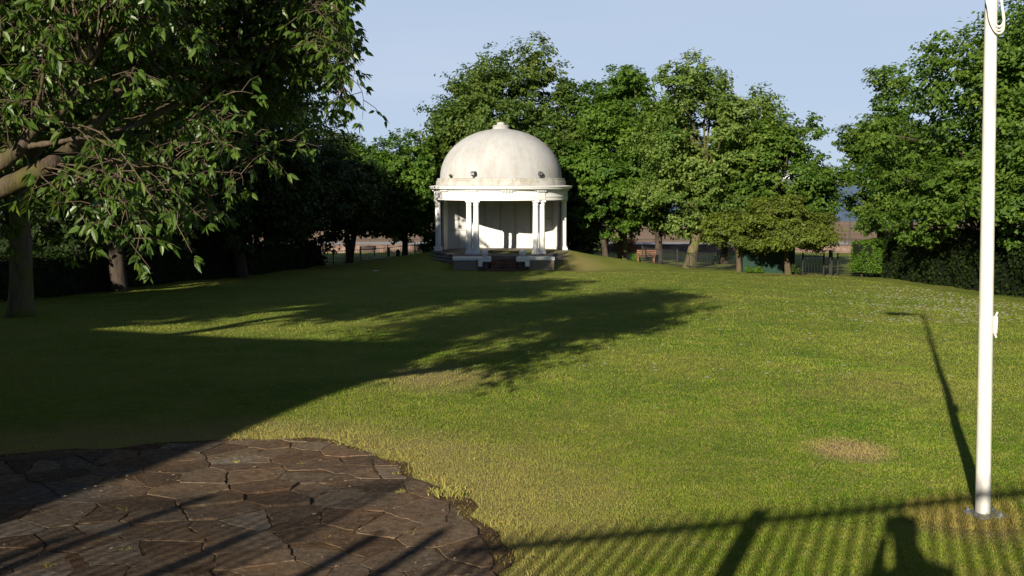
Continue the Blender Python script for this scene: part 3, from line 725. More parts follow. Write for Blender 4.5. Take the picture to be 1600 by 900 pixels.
# ------------------------------------------------------------------ trees
def leaves_np(P_, N_, size, r, aspect=.62):
    """rhombic, slightly folded leaves centred on P_ with normals N_"""
    n = len(P_)
    N_ = N_ / np.linalg.norm(N_, axis=1, keepdims=True)
    U = r.normal(size=(n, 3)); U -= (U * N_).sum(1, keepdims=True) * N_; U /= np.linalg.norm(U, axis=1, keepdims=True)
    W_ = np.cross(N_, U); s = (size * (.6 + .8 * r.random(n)))[:, None]
    a = P_ + U * s * .5; b = P_ + W_ * s * aspect * .5 + N_ * s * .12; c = P_ - U * s * .5; d = P_ - W_ * s * aspect * .5 + N_ * s * .12
    V = np.stack([a, b, c, d], 1).reshape(-1, 3); Fc = np.arange(n)[:, None] * 4 + np.arange(4)[None, :]
    return V, Fc
def tree(x, y, height, rx, cb, n, size, mat, label, seed, trunk_r=.25, bark='bark_dark', ry=None, clumps=70, cr=(.7, 1.4), lean=(0, 0), group=None, name='tree', top=.35, shape=1.0, twotrunk=False, inner=.15, flat=.75, gaps=0.0, blobs=None, cat='tree'):
    n = int(n * 1.6); rx *= 1.08; ry = (ry * 1.08) if ry else rx; cr = (cr[0] * 1.15, cr[1] * 1.2); r = np.random.default_rng(seed); z0 = g(x, y) - .1
    e = empty(name, (x, y, z0 + .1), label, cat, group)
    cm = (cr[0] + cr[1]) / 2; rx0, ry0 = rx, ry; rx = max(rx * .5, rx - .55 * cm); ry = max(ry * .5, ry - .55 * cm)
    # clump centres in an egg-shaped, lopsided envelope
    zc = z0 + (height + cb) / 2; rz = max(.3, (height - cb) / 2 - .6 * cm * flat)
    C = []; ph = r.random(4) * 6.28
    while len(C) < clumps:
        if blobs is not None:
            b_ = blobs[r.integers(len(blobs))]
            d = r.normal(size=3); d /= np.linalg.norm(d); q = d * r.uniform(.45, 1.0) * np.array(b_[3:6])
            C.append(np.array([x + b_[0], y + b_[1], z0 + b_[2]]) + q); continue
        d = r.normal(size=3); d /= np.linalg.norm(d)
        rad = r.uniform(inner, 1) ** .45
        th = math.atan2(d[1], d[0]); w_ = 1 + .14 * math.sin(2 * th + ph[0]) + .12 * math.sin(3 * th + ph[1] + d[2] * 3) + .10 * math.sin(5 * d[2] * 2 + ph[2])
        q = d * rad * w_
        if shape != 1 and q[2] < 0: q[2] *= shape
        taper = 1 - .18 * max(0, q[2]) * top
        C.append(np.array([x + lean[0] + q[0] * rx * taper, y + lean[1] + q[1] * ry * taper, zc + q[2] * rz]))
    C = np.array(C); RR = r.uniform(cr[0], cr[1], clumps)
    per = r.multinomial(n, RR ** 2 / (RR ** 2).sum())
    PP = []; NN = []; TT = []
    cen = np.array([x + lean[0], y + lean[1], zc])
    for i in range(clumps):
        k = per[i]
        # each clump is a cluster of small sprays
        ns = max(4, k // 26); sd = r.normal(size=(ns, 3)); sd /= np.linalg.norm(sd, axis=1, keepdims=True)
        sc_ = C[i] + sd * (RR[i] * r.uniform(.45, 1.08, (ns, 1))) * np.array([1, 1, flat])
        j = r.integers(ns, size=k)
        p = sc_[j] + r.normal(size=(k, 3)) * np.array([.17, .17, .10]) * RR[i] * .9
        out = sd[j] * .7 + np.array([0, 0, .75]) + .35 * (C[i] - cen) / (np.linalg.norm(C[i] - cen) + .1) + r.normal(size=(k, 3)) * .55
        PP.append(p); NN.append(out); TT.append(np.clip(r.normal(.5, .22, k) + r.normal(0, .12), 0, 1))
    PP = np.concatenate(PP); NN = np.concatenate(NN); TT = np.concatenate(TT)
    V, Fc = leaves_np(PP, NN, size, r)
    npmesh('crown', V, Fc, M[mat], e, TT)
    mb = MB(); top_z = z0 + cb + (height - cb) * .55
    def trunkpt(t): return Vector((x + lean[0] * t + .12 * math.sin(t * 5 + seed) * (1 if height > 7 else .6), y + lean[1] * t, z0 + (top_z - z0) * t))
    ts = [0, .04, .12, .25, .4, .6, .8, 1]
    mb.tube([trunkpt(t) for t in ts], [trunk_r * f for f in (1.45, 1.15, 1.0, .92, .8, .58, .36, .15)], 12)
    if twotrunk: pass
    idx = r.choice(clumps, min(clumps, 30), replace=False)
    for i in idx:
        c_ = Vector(C[i]); t0 = min(.95, max(.3 if height > 5 else .45, (c_.z - z0) / (top_z - z0) * .62)); a = trunkpt(t0)
        m1 = a.lerp(c_, .45) + Vector((r.normal() * .15, r.normal() * .15, .25)); m2 = a.lerp(c_, .75) + Vector((r.normal() * .15, r.normal() * .15, .15))
        rb = trunk_r * (.42 - .22 * t0)
        mb.tube([a, m1, m2, c_], [rb, rb * .7, rb * .45, rb * .15], 6, False)
    mb.build('trunk', M[bark], e, True)
    return e

# behind and beside the bandstand, in frame
tree(-0.6, 73, 15.9, 7.3, 2.5, 46000, .27, 'leaf_syc', 'tallest broad tree rising straight behind the white dome', 141, .42, clumps=150, cr=(.9, 1.6), top=.1, shape=.9, lean=(0.2, 0))
tree(-7.7, 69, 9.6, 4.0, .8, 26000, .24, 'leaf_lime', 'bright green tree just left of the bandstand', 102, .22, clumps=80, cr=(.6, 1.2), lean=(.6, 0))
tree(-5.2, 70, 8.6, 3.0, .9, 14000, .24, 'leaf_mid', 'lower dark green tree against the left side of the dome', 131, .2, clumps=50, cr=(.6, 1.1))
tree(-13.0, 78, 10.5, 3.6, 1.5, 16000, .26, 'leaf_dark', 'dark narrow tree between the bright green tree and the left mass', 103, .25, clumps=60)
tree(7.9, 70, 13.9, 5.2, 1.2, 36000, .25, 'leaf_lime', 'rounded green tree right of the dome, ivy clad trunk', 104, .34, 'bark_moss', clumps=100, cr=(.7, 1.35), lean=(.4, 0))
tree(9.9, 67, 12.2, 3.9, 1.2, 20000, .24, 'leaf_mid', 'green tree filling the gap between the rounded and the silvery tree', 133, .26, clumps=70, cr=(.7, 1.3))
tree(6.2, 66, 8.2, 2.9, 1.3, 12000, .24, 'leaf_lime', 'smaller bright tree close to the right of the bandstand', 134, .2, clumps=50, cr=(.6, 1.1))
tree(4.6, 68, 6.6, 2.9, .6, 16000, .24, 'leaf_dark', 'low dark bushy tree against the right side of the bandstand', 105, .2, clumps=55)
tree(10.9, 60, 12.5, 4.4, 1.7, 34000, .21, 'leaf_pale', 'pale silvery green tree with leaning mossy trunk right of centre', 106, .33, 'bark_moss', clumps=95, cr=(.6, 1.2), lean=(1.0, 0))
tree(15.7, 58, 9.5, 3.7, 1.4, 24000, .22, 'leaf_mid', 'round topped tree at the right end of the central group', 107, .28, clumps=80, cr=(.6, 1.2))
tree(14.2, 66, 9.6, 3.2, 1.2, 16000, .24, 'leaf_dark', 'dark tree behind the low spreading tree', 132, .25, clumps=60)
tree(12.3, 53.4, 3.7, 2.4, 1.3, 11000, .15, 'leaf_warm', 'small olive leaved tree with pale straight trunk in the row', 108, .15, 'bark_cherry', clumps=40, cr=(.4, .75), flat=.5)
tree(14.3, 50.9, 4.1, 3.3, 1.0, 19000, .15, 'leaf_warm', 'low wide spreading tree over the green shed', 109, .17, 'bark_cherry', clumps=62, cr=(.45, .8), flat=.42, top=.8)
tree(21.9, 58, 10.9, 2.9, 1.6, 26000, .21, 'leaf_mid', 'tree with open gaps left of the big right hand tree', 110, .3, clumps=60, cr=(.6, 1.15))
tree(23.4, 41, 11.9, 7.7, 1.5, 62000, .20, 'leaf_mid', 'huge full tree filling the right side above the hedge', 111, .5, clumps=170, cr=(.8, 1.5), ry=7, lean=(0, 0))
tree(20.3, 31, 9.0, 4.3, 1.6, 26000, .19, 'leaf_mid', 'dense tree at the right edge behind the white pole', 112, .3, clumps=85, cr=(.7, 1.3))
# the dark mass at the left
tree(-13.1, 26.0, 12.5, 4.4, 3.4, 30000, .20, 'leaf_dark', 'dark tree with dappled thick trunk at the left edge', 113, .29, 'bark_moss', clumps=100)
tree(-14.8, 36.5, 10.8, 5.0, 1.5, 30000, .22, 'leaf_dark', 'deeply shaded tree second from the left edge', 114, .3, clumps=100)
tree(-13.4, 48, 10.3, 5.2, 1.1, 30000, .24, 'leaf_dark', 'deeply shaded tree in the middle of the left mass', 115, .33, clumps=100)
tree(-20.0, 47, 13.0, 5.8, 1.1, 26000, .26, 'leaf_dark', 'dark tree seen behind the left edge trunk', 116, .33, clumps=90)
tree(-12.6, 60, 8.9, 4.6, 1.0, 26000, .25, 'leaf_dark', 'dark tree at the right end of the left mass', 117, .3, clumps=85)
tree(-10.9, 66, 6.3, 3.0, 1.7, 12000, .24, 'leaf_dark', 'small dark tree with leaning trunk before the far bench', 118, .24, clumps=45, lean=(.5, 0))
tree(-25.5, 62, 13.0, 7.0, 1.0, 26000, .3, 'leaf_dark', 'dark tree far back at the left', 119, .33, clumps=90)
# trees left of the frame that throw the long shadows
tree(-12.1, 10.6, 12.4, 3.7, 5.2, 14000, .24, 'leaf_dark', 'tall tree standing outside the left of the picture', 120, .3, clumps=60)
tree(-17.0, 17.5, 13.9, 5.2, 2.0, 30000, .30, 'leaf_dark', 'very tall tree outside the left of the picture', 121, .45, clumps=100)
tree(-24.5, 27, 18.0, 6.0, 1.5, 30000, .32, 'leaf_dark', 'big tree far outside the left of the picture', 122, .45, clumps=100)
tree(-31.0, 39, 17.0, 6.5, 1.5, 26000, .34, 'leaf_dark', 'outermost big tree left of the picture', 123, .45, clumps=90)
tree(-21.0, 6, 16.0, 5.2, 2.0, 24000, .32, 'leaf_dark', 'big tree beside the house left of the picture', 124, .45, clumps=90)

tree(-19.5, 12.5, 12.5, 4.6, 1.5, 20000, .30, 'leaf_dark', 'added unseen rounded shade tree between the tall ones left of the picture', 125, .4, clumps=75)  # added out of view to shade the left part of the lawn
# ------------------------------------------------------------------ near cherry tree: real leaves on drooping twigs
ch = empty('cherry_tree', (-5.9, 8.3, g(-5.9, 8.3)), 'near cherry tree with long drooping leaves overhanging the upper left', 'tree')
r = np.random.default_rng(55); zb = g(-5.9, 8.3)
mb = MB()
def cur(pts, n=8):
    pts = [Vector(p) for p in pts]; out = []
    for i in range(len(pts) - 1):
        p0 = pts[max(i - 1, 0)]; p1 = pts[i]; p2 = pts[i + 1]; p3 = pts[min(i + 2, len(pts) - 1)]
        for k in range(n):
            t = k / n
            out.append(.5 * ((2 * p1) + (-p0 + p2) * t + (2 * p0 - 5 * p1 + 4 * p2 - p3) * t * t + (-p0 + 3 * p1 - 3 * p2 + p3) * t ** 3))
    out.append(pts[-1]); return out
def limb(pts, r0, r1, n=12):
    c = cur(pts); m_ = len(c); mb.tube(c, [r0 + (r1 - r0) * (i / (m_ - 1)) + .004 * math.sin(i * 1.7) for i in range(m_)], n); return c
limb([(-5.9, 8.3, zb - .1), (-5.85, 8.3, zb + .8), (-5.7, 8.3, zb + 1.7), (-5.5, 8.35, zb + 2.1)], .24, .16, 14)
l1 = limb([(-5.6, 8.3, zb + 1.9), tuple(at(-30, 310, 8.2)), tuple(at(45, 275, 8.2)), tuple(at(95, 245, 8.3)), tuple(at(150, 190, 8.7)), tuple(at(230, 90, 9.4)), tuple(at(330, -20, 10))], .105, .03)
l2 = limb([(-5.6, 8.3, zb + 2.0), tuple(at(-30, 275, 8.1)), tuple(at(25, 238, 8.1)), tuple(at(50, 205, 8.1)), tuple(at(95, 175, 8.2)), tuple(at(130, 120, 8.3)), tuple(at(175, 40, 8.6))], .075, .02)
l3 = limb([tuple(at(45, 228, 8.1)), tuple(at(90, 222, 8.0)), tuple(at(140, 215, 8.0)), tuple(at(190, 235, 7.9))], .026, .012, 8)
l4 = limb([tuple(at(38, 232, 8.1)), tuple(at(40, 195, 8.1)), tuple(at(62, 150, 8.0)), tuple(at(70, 90, 7.9))], .028, .010, 8)
l5 = limb([(-5.6, 8.3, zb + 1.9), (-5.9, 9.4, 3.2), (-5.2, 11, 4.6), (-4.2, 12.6, 5.6)], .12, .03)
l6 = limb([(-5.7, 8.3, zb + 1.8), (-6.6, 8.2, 3.4), (-7.4, 8.6, 5.2)], .12, .03)
l7 = limb([(-5.5, 8.3, zb + 2.1), (-5.2, 8.6, 3.6), (-4.8, 9.6, 5.4), (-4.5, 10.4, 7.0)], .10, .02)
l8 = limb([tuple(at(95, 245, 8.3)), tuple(at(180, 250, 8.8)), tuple(at(270, 270, 9.2)), tuple(at(330, 310, 9.4))], .04, .01, 8)
l9 = limb([tuple(l1[20]), tuple(at(300, 150, 10)), tuple(at(400, 80, 10.4)), tuple(at(480, 40, 10.4))], .045, .012, 8)
limbs = [l1, l2, l5, l6, l7, l8, l9]
tws = MB(); LP = []; LD = []
CC = np.array([-5.4, 10.2, 5.0]); CR = np.array([4.15, 4.0, 3.5])
ends = []
tries = 0
while len(ends) < 1750 and tries < 40000:
    tries += 1
    d = r.normal(size=3); d /= np.linalg.norm(d); q = CC + d * CR * (r.uniform(.08, 1) ** .42) * (1 + .1 * math.sin(6 * d[0] + 2) + .08 * math.sin(9 * d[2]))
    if q[1] < 6.4 or q[2] < 1.2: continue
    # keep the lower right free so the lawn and the far trees show
    px = 800 + F * q[0] / q[1]; zrel = q[2] - CZ
    py = 282 - F * zrel / q[1]
    if px > 580: continue
    if px > 330 and py > 120 and py < 460 and r.random() < min(1.0, max(0, py - 190) / 130 * (.4 + (px - 330) / 200)): continue
    if py > 430: continue
    ends.append(q)
for _ in range(34):
    px = r.uniform(110, 300); ends.append(np.array(at(px, r.uniform(290, 400) - max(0, px - 220) * .3, r.uniform(8.6, 10))))
for (px, py, Y) in [(235, 420, 7.6), (225, 375, 7.7), (300, 395, 7.8), (150, 380, 7.6), (250, 330, 7.5), (175, 300, 7.5), (380, 290, 8.6), (385, 180, 8.8), (275, 330, 8), (540, 5, 9.5), (520, 60, 9.7), (530, 150, 10), (550, 115, 9.9), (200, 345, 7.6), (320, 345, 8), (535, 35, 9.6), (545, 170, 10), (340, 250, 8.2), (210, 405, 7.6)]:
    ends.append(np.array(at(px, py, Y)))
for _ in range(270):
    px = r.uniform(300, 552); py = r.uniform(-60, 205 - max(0, 420 - px) * .0); ends.append(np.array(at(px, py, r.uniform(10.6, 13))))
allp = [p for l_ in limbs for p in l_[6:]]
for q in ends:
    qv = Vector(q); a = min(allp, key=lambda p: (p - qv).length + .6 * max(0, p.z - qv.z) * 0 + r.random() * .6)
    dist = (a - qv).length
    m1 = a.lerp(qv, .4) + Vector((r.normal() * .12, r.normal() * .12, .10 * dist + .05)); m2 = a.lerp(qv, .75) + Vector((r.normal() * .08, r.normal() * .08, .10 * dist + .05))
    path = cur([a, m1, m2, qv], 5)
    rb = min(.012, .004 + .003 * dist)
    tws.tube(path, [rb * (1 - .75 * i / (len(path) - 1)) for i in range(len(path))], 5, False)
    # side shoots, each with a whorl of leaves
    nsh = 9
    for s_ in range(nsh):
        b0 = path[int(len(path) * (.35 + .64 * s_ / nsh)) - 1] if s_ < nsh - 1 else qv
        dr = Vector((r.normal(), r.normal(), r.normal() * .5 + .0)).normalized()
        b1 = b0 + dr * r.uniform(.12, .38) + Vector((0, 0, -.06))
        if s_ == nsh - 1: b1 = b0 + Vector((r.normal() * .05, r.normal() * .05, -.05))
        else: tws.tube([b0, (b0 + b1) / 2 + Vector((0, 0, .03)), b1], [.0045, .0035, .002], 4, False)
        k = int(r.integers(6, 11))
        for j in range(k):
            t = r.uniform(.45, 1.0); pos = b0.lerp(b1, t)
            dd = Vector((dr.x + r.normal() * .8, dr.y + r.normal() * .8, -.75 + r.normal() * .45)).normalized()
            LP.append(tuple(pos)); LD.append(tuple(dd))
mb.build('trunk', M['bark_cherry'], ch, True)
tws.build('twigs', M['twig'], ch, True)
LP = np.array(LP); LD = np.array(LD); n = len(LP)
side = np.cross(LD, r.normal(size=(n, 3))); side /= np.linalg.norm(side, axis=1, keepdims=True); nor = np.cross(LD, side)
Ln = (r.uniform(.042, .112, n))[:, None]; Wd = Ln * .22
down = np.array([0, 0, -1.0])
st = LP + LD * Ln * .15
p1 = LP + LD * Ln * .42 + down * Ln * .02; p2 = LP + LD * Ln * .78 + down * Ln * .10; tp = LP + LD * Ln * 1.12 + down * Ln * .26
V = np.stack([st, p1 + side * Wd + nor * Wd * .35, p1, p1 - side * Wd + nor * Wd * .35, p2 + side * Wd * .8 + nor * Wd * .28, p2, p2 - side * Wd * .8 + nor * Wd * .28, tp], 1).reshape(-1, 3)
i = np.arange(n)[:, None] * 8
Fc = np.concatenate([i + [[0, 1, 2]], i + [[0, 2, 3]], i + [[1, 4, 5]], i + [[1, 5, 2]], i + [[2, 5, 6]], i + [[2, 6, 3]], i + [[4, 7, 5]], i + [[5, 7, 6]]], 0)
t = np.clip(r.normal(.5, .22, n), 0, 1)
npmesh('crown', V, Fc, M['leaf_cherry'], ch, np.tile(t, 8))

# ------------------------------------------------------------------ hedges
def hedge(name, p0, p1, w, h, mat, label, n, size, seed, cat='hedge', stems=False, z0off=0):
    r = np.random.default_rng(seed); p0 = np.array(p0, float); p1 = np.array(p1, float); d = p1 - p0; ln = np.linalg.norm(d); u = d / ln; v = np.array([-u[1], u[0]])
    c = (p0 + p1) / 2; e = empty(name, (c[0], c[1], g(*c)), label, cat)
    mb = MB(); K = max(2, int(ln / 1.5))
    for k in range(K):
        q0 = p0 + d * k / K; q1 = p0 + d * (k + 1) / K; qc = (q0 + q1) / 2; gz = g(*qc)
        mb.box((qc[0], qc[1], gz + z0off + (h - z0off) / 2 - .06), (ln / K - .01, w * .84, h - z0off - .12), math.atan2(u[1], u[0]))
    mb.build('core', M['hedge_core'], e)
    ar = np.array([ln * h, ln * h, w * h, w * h, ln * w]); f = r.choice(5, n, p=ar / ar.sum()); a, b = r.random(n), r.random(n)
    L_ = np.zeros((n, 3)); N_ = np.zeros((n, 3))
    for k in range(5):
        q = f == k
        if k < 2: L_[q] = np.stack([a[q] * ln, np.full(q.sum(), (w / 2) * (1 if k else -1)), z0off + b[q] * (h - z0off)], -1); N_[q] = (0, 1 if k else -1, .25)
        elif k < 4: L_[q] = np.stack([np.full(q.sum(), ln if k == 3 else 0.), (a[q] - .5) * w, z0off + b[q] * (h - z0off)], -1); N_[q] = (1 if k == 3 else -1, 0, .25)
        else: L_[q] = np.stack([a[q] * ln, (b[q] - .5) * w, np.full(q.sum(), h)], -1); N_[q] = (0, 0, 1)
    bumpn = .09 * np.sin(L_[:, 0] * 2.1 + L_[:, 2] * 3) + .06 * np.sin(L_[:, 0] * 5.3 + L_[:, 1] * 4 + L_[:, 2] * 2.2)
    L_ += N_ * (bumpn + r.normal(0, .045, n))[:, None]
    X = p0[0] + u[0] * L_[:, 0] + v[0] * L_[:, 1]; Y = p0[1] + u[1] * L_[:, 0] + v[1] * L_[:, 1]
    P_ = np.stack([X, Y, G(X, Y) + L_[:, 2]], -1)
    NW = np.stack([u[0] * N_[:, 0] + v[0] * N_[:, 1], u[1] * N_[:, 0] + v[1] * N_[:, 1], N_[:, 2]], -1) + r.normal(size=(n, 3)) * .6
    V, Fc = leaves_np(P_, NW, size, r); npmesh('foliage', V, Fc, M[mat], e, np.clip(r.normal(.5, .25, n), 0, 1))
    if stems:
        for k in range(9):
            mb = MB(); q = p0 + d * (k + .5) / 9 + v * r.uniform(-.3, .3); mb.tube([(q[0], q[1], g(*q) - .05), (q[0] + r.normal() * .06, q[1], g(*q) + z0off + .25)], [.05, .035], 6)
            mb.build('stem', M['bark_dark'], e)
    return e
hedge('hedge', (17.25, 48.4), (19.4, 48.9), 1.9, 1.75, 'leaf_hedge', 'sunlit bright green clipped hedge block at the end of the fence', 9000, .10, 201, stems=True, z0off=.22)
hedge('hedge', (18.6, 47.4), (17.6, 22), 1.3, 2.2, 'leaf_hedge_shaded', 'long black looking shaded hedge along the right side of the lawn', 26000, .13, 202)
hedge('hedge', (-17.0, 30.5), (-12.6, 62), 1.4, 1.4, 'leaf_hedge_shaded', 'low dark hedge under the trees at the left of the lawn', 16000, .14, 203)
hedge('hedge', (-48, 69), (-18.5, 67), 2.0, 3.2, 'leaf_hedge_shaded', 'tall dark shrubbery behind the trees at the far left', 16000, .22, 205)
# skirt of branches from the big tree hanging over the dark hedge
tree(17.9, 37.5, 6.0, 2.9, 1.7, 16000, .18, 'leaf_mid', 'lower leafy bush overhanging the long shaded hedge', 204, .16, ry=9.5, clumps=80, cr=(.5, .9), flat=.6)
def bush(x, y, rx, h, mat, label, seed, n=4000, size=.14, z=None):
    r = np.random.default_rng(seed); z0 = g(x, y) if z is None else z; e = empty('bush', (x, y, z0), label, 'bush')
    mb = MB(); P_ = []; N_ = []
    for k in range(14):
        a = r.random() * 6.28; q = np.array([x + math.cos(a) * rx * r.random() * .8, y + math.sin(a) * rx * r.random() * .8, z0 + h * r.uniform(.35, .8)])
        mb.tube([(x, y, z0 - .05), tuple((np.array([x, y, z0]) + q) / 2 + [0, 0, .1]), tuple(q)], [.03, .02, .01], 5)
        d = r.normal(size=(n // 14, 3)); d /= np.linalg.norm(d, axis=1, keepdims=True)
        P_.append(q + d * np.array([rx * .45, rx * .45, h * .32]) * r.uniform(.5, 1.05, (len(d), 1))); N_.append(d + r.normal(size=d.shape) * .5 + [0, 0, .4])
    P_ = np.concatenate(P_); N_ = np.concatenate(N_); P_[:, 2] = np.maximum(P_[:, 2], z0 + .02)
    V, Fc = leaves_np(P_, N_, size, r); npmesh('foliage', V, Fc, M[mat], e, r.random(len(P_))); mb.build('stems', M['bark_dark'], e)
bush(10.6, 93, 1.3, 1.5, 'leaf_russet', 'russet brown bush before the sea wall seen right of the bandstand', 301)
bush(8.75, 66.8, .7, .7, 'leaf_lime', 'small green bush at the foot of the ivy clad trunk', 302, 2000)

# ------------------------------------------------------------------ park fences, gate
def railing(pts, h, label, step=.14, post_every=2.4, mat='black', name='fence', bar=.011, toprail=.0, tall=None, cat='fence', base=None, postr=.035):
    c = pts[0]; e = empty(name, (c[0], c[1], g(*c)), label, cat)
    pk = MB(); runs = {0: [], 1: []}
    bz_ = (lambda x, y: g(x, y)) if base is None else base
    for (a, b) in zip(pts[:-1], pts[1:]):
        a = Vector(a); b = Vector(b); ln = (b - a).length; k = int(ln / step)
        for i in range(k + 1):
            p = a.lerp(b, i / k); z = bz_(p.x, p.y); pk.box((p.x, p.y, z + h / 2 + .03), (bar * 1.5, bar * 1.5, h - .06))
        np_ = max(1, round(ln / post_every))
        for i in range(np_ + 1):
            if i == 0 and a != Vector(pts[0]): continue
            p = a.lerp(b, i / np_); z = bz_(p.x, p.y)
            mb = MB(); mb.box((p.x, p.y, z + h / 2 + .02), (postr * 2, postr * 2, h + .1)); mb.box((p.x, p.y, z + h + .085), (postr * 2.5, postr * 2.5, .03)); mb.build('post', M[mat], e)
        for i in range(np_):
            p = a.lerp(b, i / np_); q = a.lerp(b, (i + 1) / np_)
            for hi_, hz in enumerate((.12, h - .08 - toprail)):
                for w_ in (p, q): runs[hi_].append((w_.x, w_.y, bz_(w_.x, w_.y) + hz))
    pk.build('pickets', M[mat], e); 
    for rr_ in runs.values():
        pts_ = [v for i_, v in enumerate(rr_) if i_ == 0 or (Vector(v) - Vector(rr_[i_ - 1])).length > .05]
        MB().tube(pts_, .02, 4).build('rail', M[mat], e)
    return e
railing([(8.6, 64.8), (10.2, 60.6), (12.6, 55.0), (13.2, 54.2)], 1.0, 'low black railing running behind the tree trunks right of the bandstand')
railing([(15.0, 50.6), (16.05, 50.5)], 1.05, 'short black railing panel between the green shed and the gate')
railing([(16.7, 50.3), (18.0, 50.1)], 1.05, 'short black railing panel between the gate post and the hedge')
gp = at(1297, 430, 50.3)
mb = MB(); gx = gp.x; gz = g(gx, 50.3); mb.box((gx, 50.3, gz + .62), (.17, .17, 1.3), 0, .01); mb.box((gx, 50.3, gz + 1.29), (.21, .21, .05), 0, .01)
tag(mb.build('gate_post', M['black']), 'thick black square post standing where the railing opens', 'post')
railing([(-16.5, 66.5), (-12.0, 66.0), (-8.4, 66.4), (-6.6, 66.8)], .95, 'thin dark railing under the trees left of the bandstand')

# green shed between the trunks
sx, sy = 13.9, 53.8; sz = g(sx, sy)
sh = empty('shed', (sx, sy, sz), 'dark green metal storage shed half hidden below the spreading tree', 'shed')
mb = MB()
mb.box((sx, sy, sz + .85), (2.75, 2.0, 1.75), R(-4), .01); mb.build('wall', M['shed'], sh)
mb = MB()
for k in range(15): 
    q = Matrix.Rotation(R(-4), 3, 'Z') @ Vector((-1.3 + k * .186, -1.015, 0)); mb.box((sx + q.x, sy + q.y, sz + .85), (.06, .03, 1.66), R(-4), .005)
mb.build('rib', M['shed'], sh)
MB().box((sx, sy, sz + 1.77), (2.95, 2.2, .08), R(-4), .01).build('roof', M['black'], sh)
r_ = random.Random(4)
bush(12.9, 52.0, .5, .35, 'leaf_lime', 'low ivy growing at the foot of the green shed', 303, 900, .10)
bush(14.9, 51.2, .35, .5, 'leaf_dark', 'small dark shrub by the right corner of the green shed', 304, 900, .10)

# benches
def bench(x, y, w, rz, mat, label, back=True):
    z = g(x, y); e = empty('bench', (x, y, z), label, 'bench', rz=0)
    Mt = Matrix.Translation((x, y, z)) @ Matrix.Rotation(rz, 4, 'Z')
    def bx_(mb, c, s): 
        q = Mt @ Vector(c); mb.box(q, s, rz, .006)
    mb = MB()
    for k in range(4): bx_(mb, (0, -.18 + k * .12, .45), (w, .095, .035))
    mb.build('seat', M[mat], e)
    if back:
        mb = MB()
        for k in range(3): bx_(mb, (0, .26 + k * .03, .58 + k * .13), (w, .03, .10))
        mb.build('backrest', M[mat], e)
    for s_ in (-1, 1):
        for yy in (-.18, .24):
            mb = MB(); bx_(mb, (s_ * (w / 2 - .12), yy, .215 if yy < 0 or not back else .43), (.07, .07, .43 if yy < 0 or not back else .86)); mb.build('leg', M[mat], e)
        if back:
            mb = MB(); bx_(mb, (s_ * (w / 2 - .12), .0, .63), (.07, .5, .04)); mb.build('armrest', M[mat], e)
q = at(574, 402, 88); bench(q.x, 88, 1.5, 0, 'bench_grey', 'pale slatted bench on the far grass left of the bandstand')
q = at(962, 400, 84); bench(q.x, 84, 1.5, 0, 'bench_dark', 'dark bench beyond the mound just right of the bandstand')
q = at(1009, 412, 66); bench(q.x, 66, 1.3, R(180), 'bench_wood', 'red brown wooden bench between the ivy clad and mossy trunks')
# bollards and small posts
for (px, Y, h, rad, lab) in ((607, 86, .75, .13, 'stubby dark bollard right of the pale bench'),):
    q = at(px, 400, Y); z = g(q.x, Y); mb = MB(); mb.lathe([(rad * 1.1, 0), (rad, .1), (rad, h - .12), (rad * 1.15, h - .1), (rad * 1.1, h - .02), (0, h)], (q.x, Y, z), 14)
    tag(mb.build('bollard', M['black'], None, True, 40), lab, 'bollard')
q = at(622, 402, 76); z = g(q.x, 76); mb = MB(); mb.lathe([(.17, 0), (.19, .1), (.17, .55), (.20, .58), (.16, .7), (.06, .8), (0, .82)], (q.x, 76, z), 14); tag(mb.build('litter_bin', M['black'], None, True, 40), 'small dark litter bin with domed top near the bandstand mound', 'bin')
q = at(1030, 390, 98); z = g(q.x, 98); mb = MB(); mb.box((q.x, 98, z + .6), (.32, .12, 1.25), 0, .02); mb.box((q.x, 98, z + 1.27), (.4, .16, .05), 0, .01); tag(mb.build('marker_post', M['white']), 'short white post before the sea wall right of centre', 'post')
q = at(1320, 380, 119); mb = MB(); mb.tube([(q.x, 119, PZ), (q.x, 119, PZ + 1.0)], .06, 8); mb.sphere((q.x, 119, PZ + 1.05), .1, n=10); tag(mb.build('post', M['black']), 'thin dark post on the promenade beyond the gate', 'post')
for px, lab in ((1080, 'slim distant lamp post on the promenade behind the trees'), (1327, 'slim distant lamp post on the promenade beside the hedge block'), (455, 'slim distant lamp post on the promenade far left of the bandstand')):
    q = at(px, 380, 112); e = empty('street_lamp', (q.x, 112, PZ), lab, 'street lamp')
    MB().tube([(q.x, 112, PZ), (q.x, 112, PZ + 5.5)], [.09, .05], 8).build('shaft', M['green_iron'], e)
    MB().box((q.x + .35, 112, PZ + 5.55), (.8, .22, .12), 0, .03).build('lantern', M['plate'], e)
# promenade rail at the water side
e = empty('promenade_rail', (0, 121, PZ), 'low railing along the promenade edge above the beach', 'railing')
for k in range(-8, 20): MB().tube([(k * 2.5, 121, PZ), (k * 2.5, 121, PZ + .35)], .03, 5).build('post', M['black'], e)
mb = MB(); mb.tube([(-20, 121, PZ + .35), (48, 121, PZ + .35)], .025, 5); mb.build('rail', M['black'], e)
# bottle-white scrap on the lawn before the left trees
q = at(587, 424, 54); tag(MB().box((q.x, 54, g(q.x, 54) + .03), (.28, .1, .03), .3, .01).build('paper_scrap', M['petal']), 'scrap of white paper on the shaded grass left of the bandstand', 'litter')

